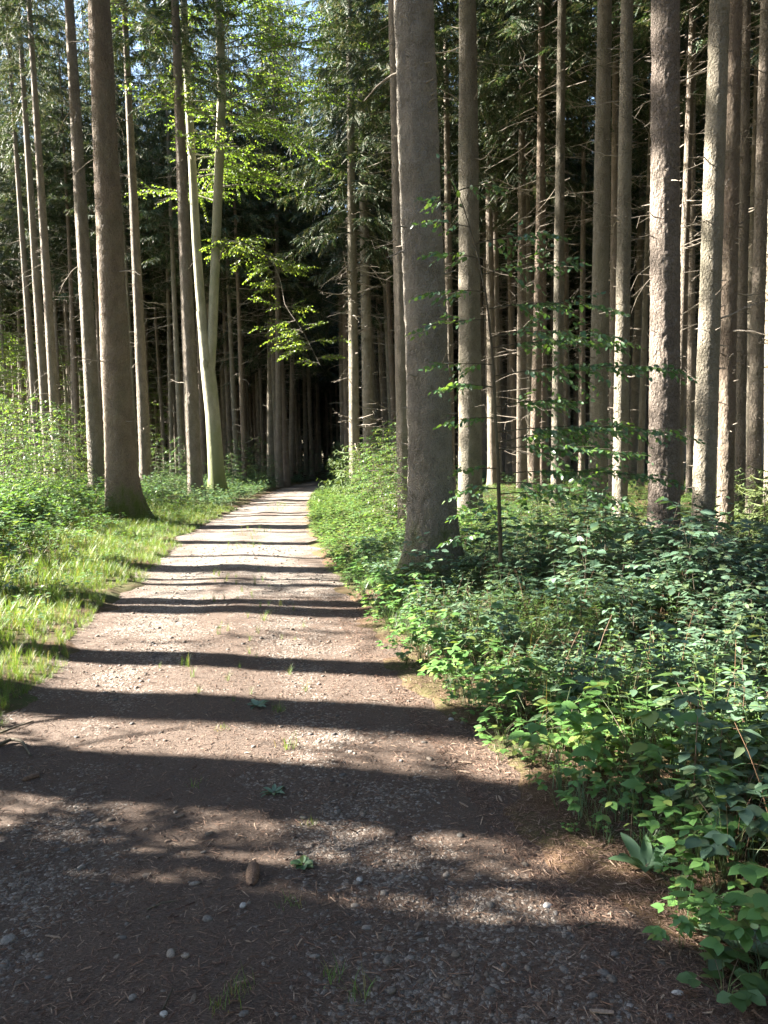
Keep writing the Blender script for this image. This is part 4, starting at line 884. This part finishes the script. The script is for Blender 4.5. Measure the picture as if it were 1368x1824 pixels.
stone(14, 1676, 26, 'large greyish stone at the left border of the path', M_greystone, 506, .7)
stone(146, 1546, 18, 'rounded brown grey stone on the sunlit needle strip', M_greystone, 507, .7)
stone(1030, 1505, 11, 'pale pebble at the foot of the verge grass', M_palestone, 508, .8)
stone(803, 1282, 12, 'whitish pebble at the right path edge beside the herbs', M_palestone, 509, .7)
stone(236, 1779, 18, 'brownish stone low in the left wheel track', M_greystone, 510, .7)
def cone_geo(L, R0):
    g = Geo(); n = 15; tt = np.linspace(0, 1, 14); P = np.stack([0 * tt, L * (tt - .5), 0 * tt], -1); V, Q = tube(P, R0 * .78 * np.sin(np.pi * np.clip(tt * .9 + .08, 0, 1)) ** .6, 12); g.add(V, Q)
    pos, D, N_ = [], [], []
    for k in range(n):
        t = .06 + .88 * k / n; rad = R0 * .80 * math.sin(math.pi * min(1, t * .9 + .08)) ** .6
        for q in range(9):
            a = 6.28 * (q + .5 * (k % 2)) / 9; o = np.array([math.cos(a), 0, math.sin(a)]); pos.append(np.array([0, L * (t - .5), 0]) + o * rad * .85); D.append(np.array([0, 1., 0]) + o * .75); N_.append(o)
    g.inst(LEAFROUND, frames(np.array(D), np.array(N_)) * (L * .14), np.array(pos)); return g
for px, py, wpx, rz, lab in ((450, 1565, 38, .1, 'brown spruce cone lying lengthwise in the middle of the path'), (55, 1388, 26, -.9, 'weathered spruce cone lying at the left path edge')):
    p = on_path(px, py); L = wpx * p[1] / FPX * (1.75 if px > 200 else 1.15); o = obj('spruce_cone', cone_geo(L, L * .17), M_cone); o.location = Vector(p + [0, 0, L * .10]); o.rotation_euler = (.04, .3, rz); tag(o, lab, 'cone')
def chip(px, py, wpx, ang, label, th=.16):
    p = on_path(px, py); L = wpx * p[1] / FPX; g = Geo(); n = 7; tt = np.linspace(-.5, .5, n); wv = L * th * (1 - np.abs(tt * 1.7) ** 3 * .7) ; rr2 = np.random.default_rng(int(px)); 
    jit = rr2.normal(0, L * .015, (n, 2)); V = []
    for i in range(n):
        for sx, sz in ((-1, 0), (1, 0), (1, 1), (-1, 1)): V.append([sx * wv[i] * .5 + jit[i, 0], tt[i] * L, sz * L * .05 + jit[i, 1] * .4 + (0.03 * L * tt[i])])
    Q = [[0, 1, 2, 3], [4 * n - 1, 4 * n - 2, 4 * n - 3, 4 * n - 4]]
    for i in range(n - 1):
        for k in range(4): Q.append([4 * i + k, 4 * i + (k + 1) % 4, 4 * i + 4 + (k + 1) % 4, 4 * i + 4 + k])
    g.add(V, Q); o = obj('wood_chip', g, M_chip, None, False); o.location = Vector(p + [0, 0, .006]); o.rotation_euler = (0, 0, R_(ang)); tag(o, label, 'wood chip')
chip(826, 1436, 24, 35, 'pale wood chip lying alone on the right gravel')
chip(1072, 1806, 44, 84, 'thick pinkish bark piece at the bottom right of the path', .22)
chip(828, 1360, 24, 80, 'upper of two pale chips by the herb edge')
chip(826, 1377, 24, 65, 'lower of two pale chips by the herb edge')
chip(891, 1425, 22, 5, 'dark upright wood splinter near the verge herbs')
chip(985, 1714, 26, -25, 'narrow wood splinter in the right needle litter', .1)
chip(95, 1672, 32, 75, 'split wood sliver on the shaded lower left path', .12)
chip(660, 1248, 26, 80, 'thin pale sliver on the right half, near the herbs', .08)
def stick(pts, rad, label):
    P = np.array([on_path(*q) for q in pts]); p0 = P[0].copy(); P[:, 2] += rad; P[1:-1, 2] += .006; Pf, rf = fine(P - p0, np.linspace(rad, rad * .5, len(P)), 14); V, Q = tube(Pf, rf, 7)
    o = obj('stick', (V, Q, np.zeros((0, 3), int)), M_stem); o.location = Vector(p0); tag(o, label, 'stick')
stick([(-4, 1332), (20, 1322), (40, 1326), (55, 1350)], .012, 'bent root like stick at the left path edge')
stick([(0, 1308), (25, 1300), (60, 1286)], .007, 'straight twig just above the bent stick on the left')
stick([(262, 1622), (290, 1612), (316, 1606)], .003, 'thin twig across the middle of the shaded path')
stick([(290, 1800), (305, 1772), (308, 1760)], .003, 'short twig beside the white quartz stone')
stick([(1030, 1655), (1060, 1648), (1092, 1646)], .003, 'thin dry twig near the verge on the right')
# little plants on the path
def small(name, proto, px, py, s, label, cat, mat, mat2=None):
    p = on_path(px, py); lf, st = proto; root = empty(name, p - np.array([0, 0, .002]), label, cat); root.scale = (s, s, s); root.rotation_euler = (0, 0, px * .37)
    obj('leaves', lf, mat, root)
    if st is not None and st.n: obj('stem', st, mat2 or M_green, root)
small('plantain', rosette_geo(600, 17, .042, BIGROUND, .45), 540, 1540, 1., 'pale sunlit plantain rosette in the middle of the path', 'plant', M_herb)
small('plantain', rosette_geo(601, 12, .055, BIGSPOON, .5), 488, 1412, 1., 'dark blue green rosette on the shaded gravel', 'plant', M_shrub)
small('plantain', rosette_geo(602, 12, .075, BIGSPOON, .6), 458, 1258, 1., 'larger dark rosette beside the grass tuft mid path', 'plant', M_shrub)
for px, py, h, lab in ((512, 1334, .10, 'sunlit yellow green grass tuft mid path'), (516, 1612, .06, 'sparse grass tuft beside the bluish white stone'), (592, 1745, .075, 'fine grass tuft low on the path'), (645, 1772, .10, 'fullest grass tuft at the bottom of the path'),
                       (432, 1768, .08, 'grass tuft on the left side low on the path'), (388, 1795, .07, 'faint grass tuft at the bottom edge of the path'), (498, 1268, .09, 'grass tuft next to the dark rosette'), (395, 1300, .04, 'tiny yellowish grass sprig on the left track'),
                       (473, 1105, .14, 'spiky grass tuft where the bright strip begins'), (345, 1400, .05, 'little grass sprig in the deep shade of the path'), (552, 1470, .05, 'faint grass sprig above the plantain')):
    small('grass_tuft', (tuft_geo(int(px), 22, h, .0028, .8), None), px, py, 1., lab, 'grass tuft', M_grass)
# single herbs that stand out
def herb_thing(name, proto, x, y, s, rz, label, mat=M_herb):
    root = empty(name, (x, y, float(floor_z(x, y)) - .004), label, 'plant'); root.scale = (s,) * 3; root.rotation_euler = (0, 0, rz); obj('leaves', proto[0], mat, root)
    if proto[1].n: obj('stem', proto[1], M_green, root)
p = at(985, 1330); herb_thing('leafy_herb', herb_geo(700, .26, 4, .12, LEAFLONG), p[0], p[1], 1., .3, 'pale herb with a star of pointed leaves at the thicket edge')
p = at(1310, 1800); herb_thing('leafy_herb', trifo_geo(701, 12, .05, .12, LEAFROUND), p[0] - .03, p[1], 1., 1.3, 'bright yellow green round leaved herb in the bottom corner', M_thicket)
p = at(1320, 1730); herb_thing('dock', rosette_geo(702, 8, .20, BIGLEAF, .8), p[0] + .03, p[1] + .05, .8, .3, 'broad leaved dock in the lower right corner', M_shrub)
p = at(1150, 1560); herb_thing('dock', rosette_geo(703, 7, .17, BIGSPOON, 1.2), p[0], p[1], 1., 1.1, 'dock with one long arching leaf over the verge grass', M_herb)
p = at(905, 1165); herb_thing('leafy_herb', herb_geo(705, .62, 6, .10, LEAFSER), p[0], p[1], 1., .8, 'tall herb with big drooping leaf below the sapling stem')
# young spruces on the right
YS = crown_geo(801, H=1.1, R=.55, step=.09, per=5, bare=0, dens=3., droop=.15, sl0=.13); YSm = mesh_of('needles', YS, M_youngspruce, False)
yst = Geo(); V, Q = tube(np.array([[0, 0, -.1], [0, 0, .6], [0, 0, 1.1]]), np.array([.012, .008, .003]), 6); yst.add(V, Q); YSt = mesh_of('stem', yst, M_stem)
for px, dep, s, lab in ((1335, 7.6, .75, 'small young spruce by the right edge under the sunlit trunk'), (1300, 11.5, .9, 'yellowish young spruce behind the right edge shrubs'), (1362, 10.0, 1.0, 'young spruce at the very right edge in the sun'), (616, 24, 1.6, 'young spruce beside the snag covered trunk at the bend')):
    p = CC + ray(px, 900) * dep; plant('young_spruce', (YSm, YSt), ground_pt(p[0], p[1]), px, s, lab, 'young spruce', parts=('needles', 'stem'))
# dry stalks on the left verge
for k, (px, py) in enumerate(((215, 930), (112, 905), (165, 915))):
    p = at(px, py); root = empty('dry_stalks', p, ['pale dry grass stalks at the foot of the stout spruce', 'dry flower stalk rising from the left herbs', 'dry stalks in the herbs left of the stout spruce'][k], 'plant')
    obj('stalks', tuft_geo(900 + k, 14, .55, .008, .5), M_dry, root)
# young spruces added out of view on the left to shade the near path
for k, (x, y, s) in enumerate(((-6.6, 3.5, 4.6), (-8.4, 3.0, 5.5))):
    plant('young_spruce', (YSm, YSt), ground_pt(x, y), k, s, 'unseen tall young spruce added to shade the near end of the path', 'young spruce', 'unseen young spruces added for shade', parts=('needles', 'stem'))
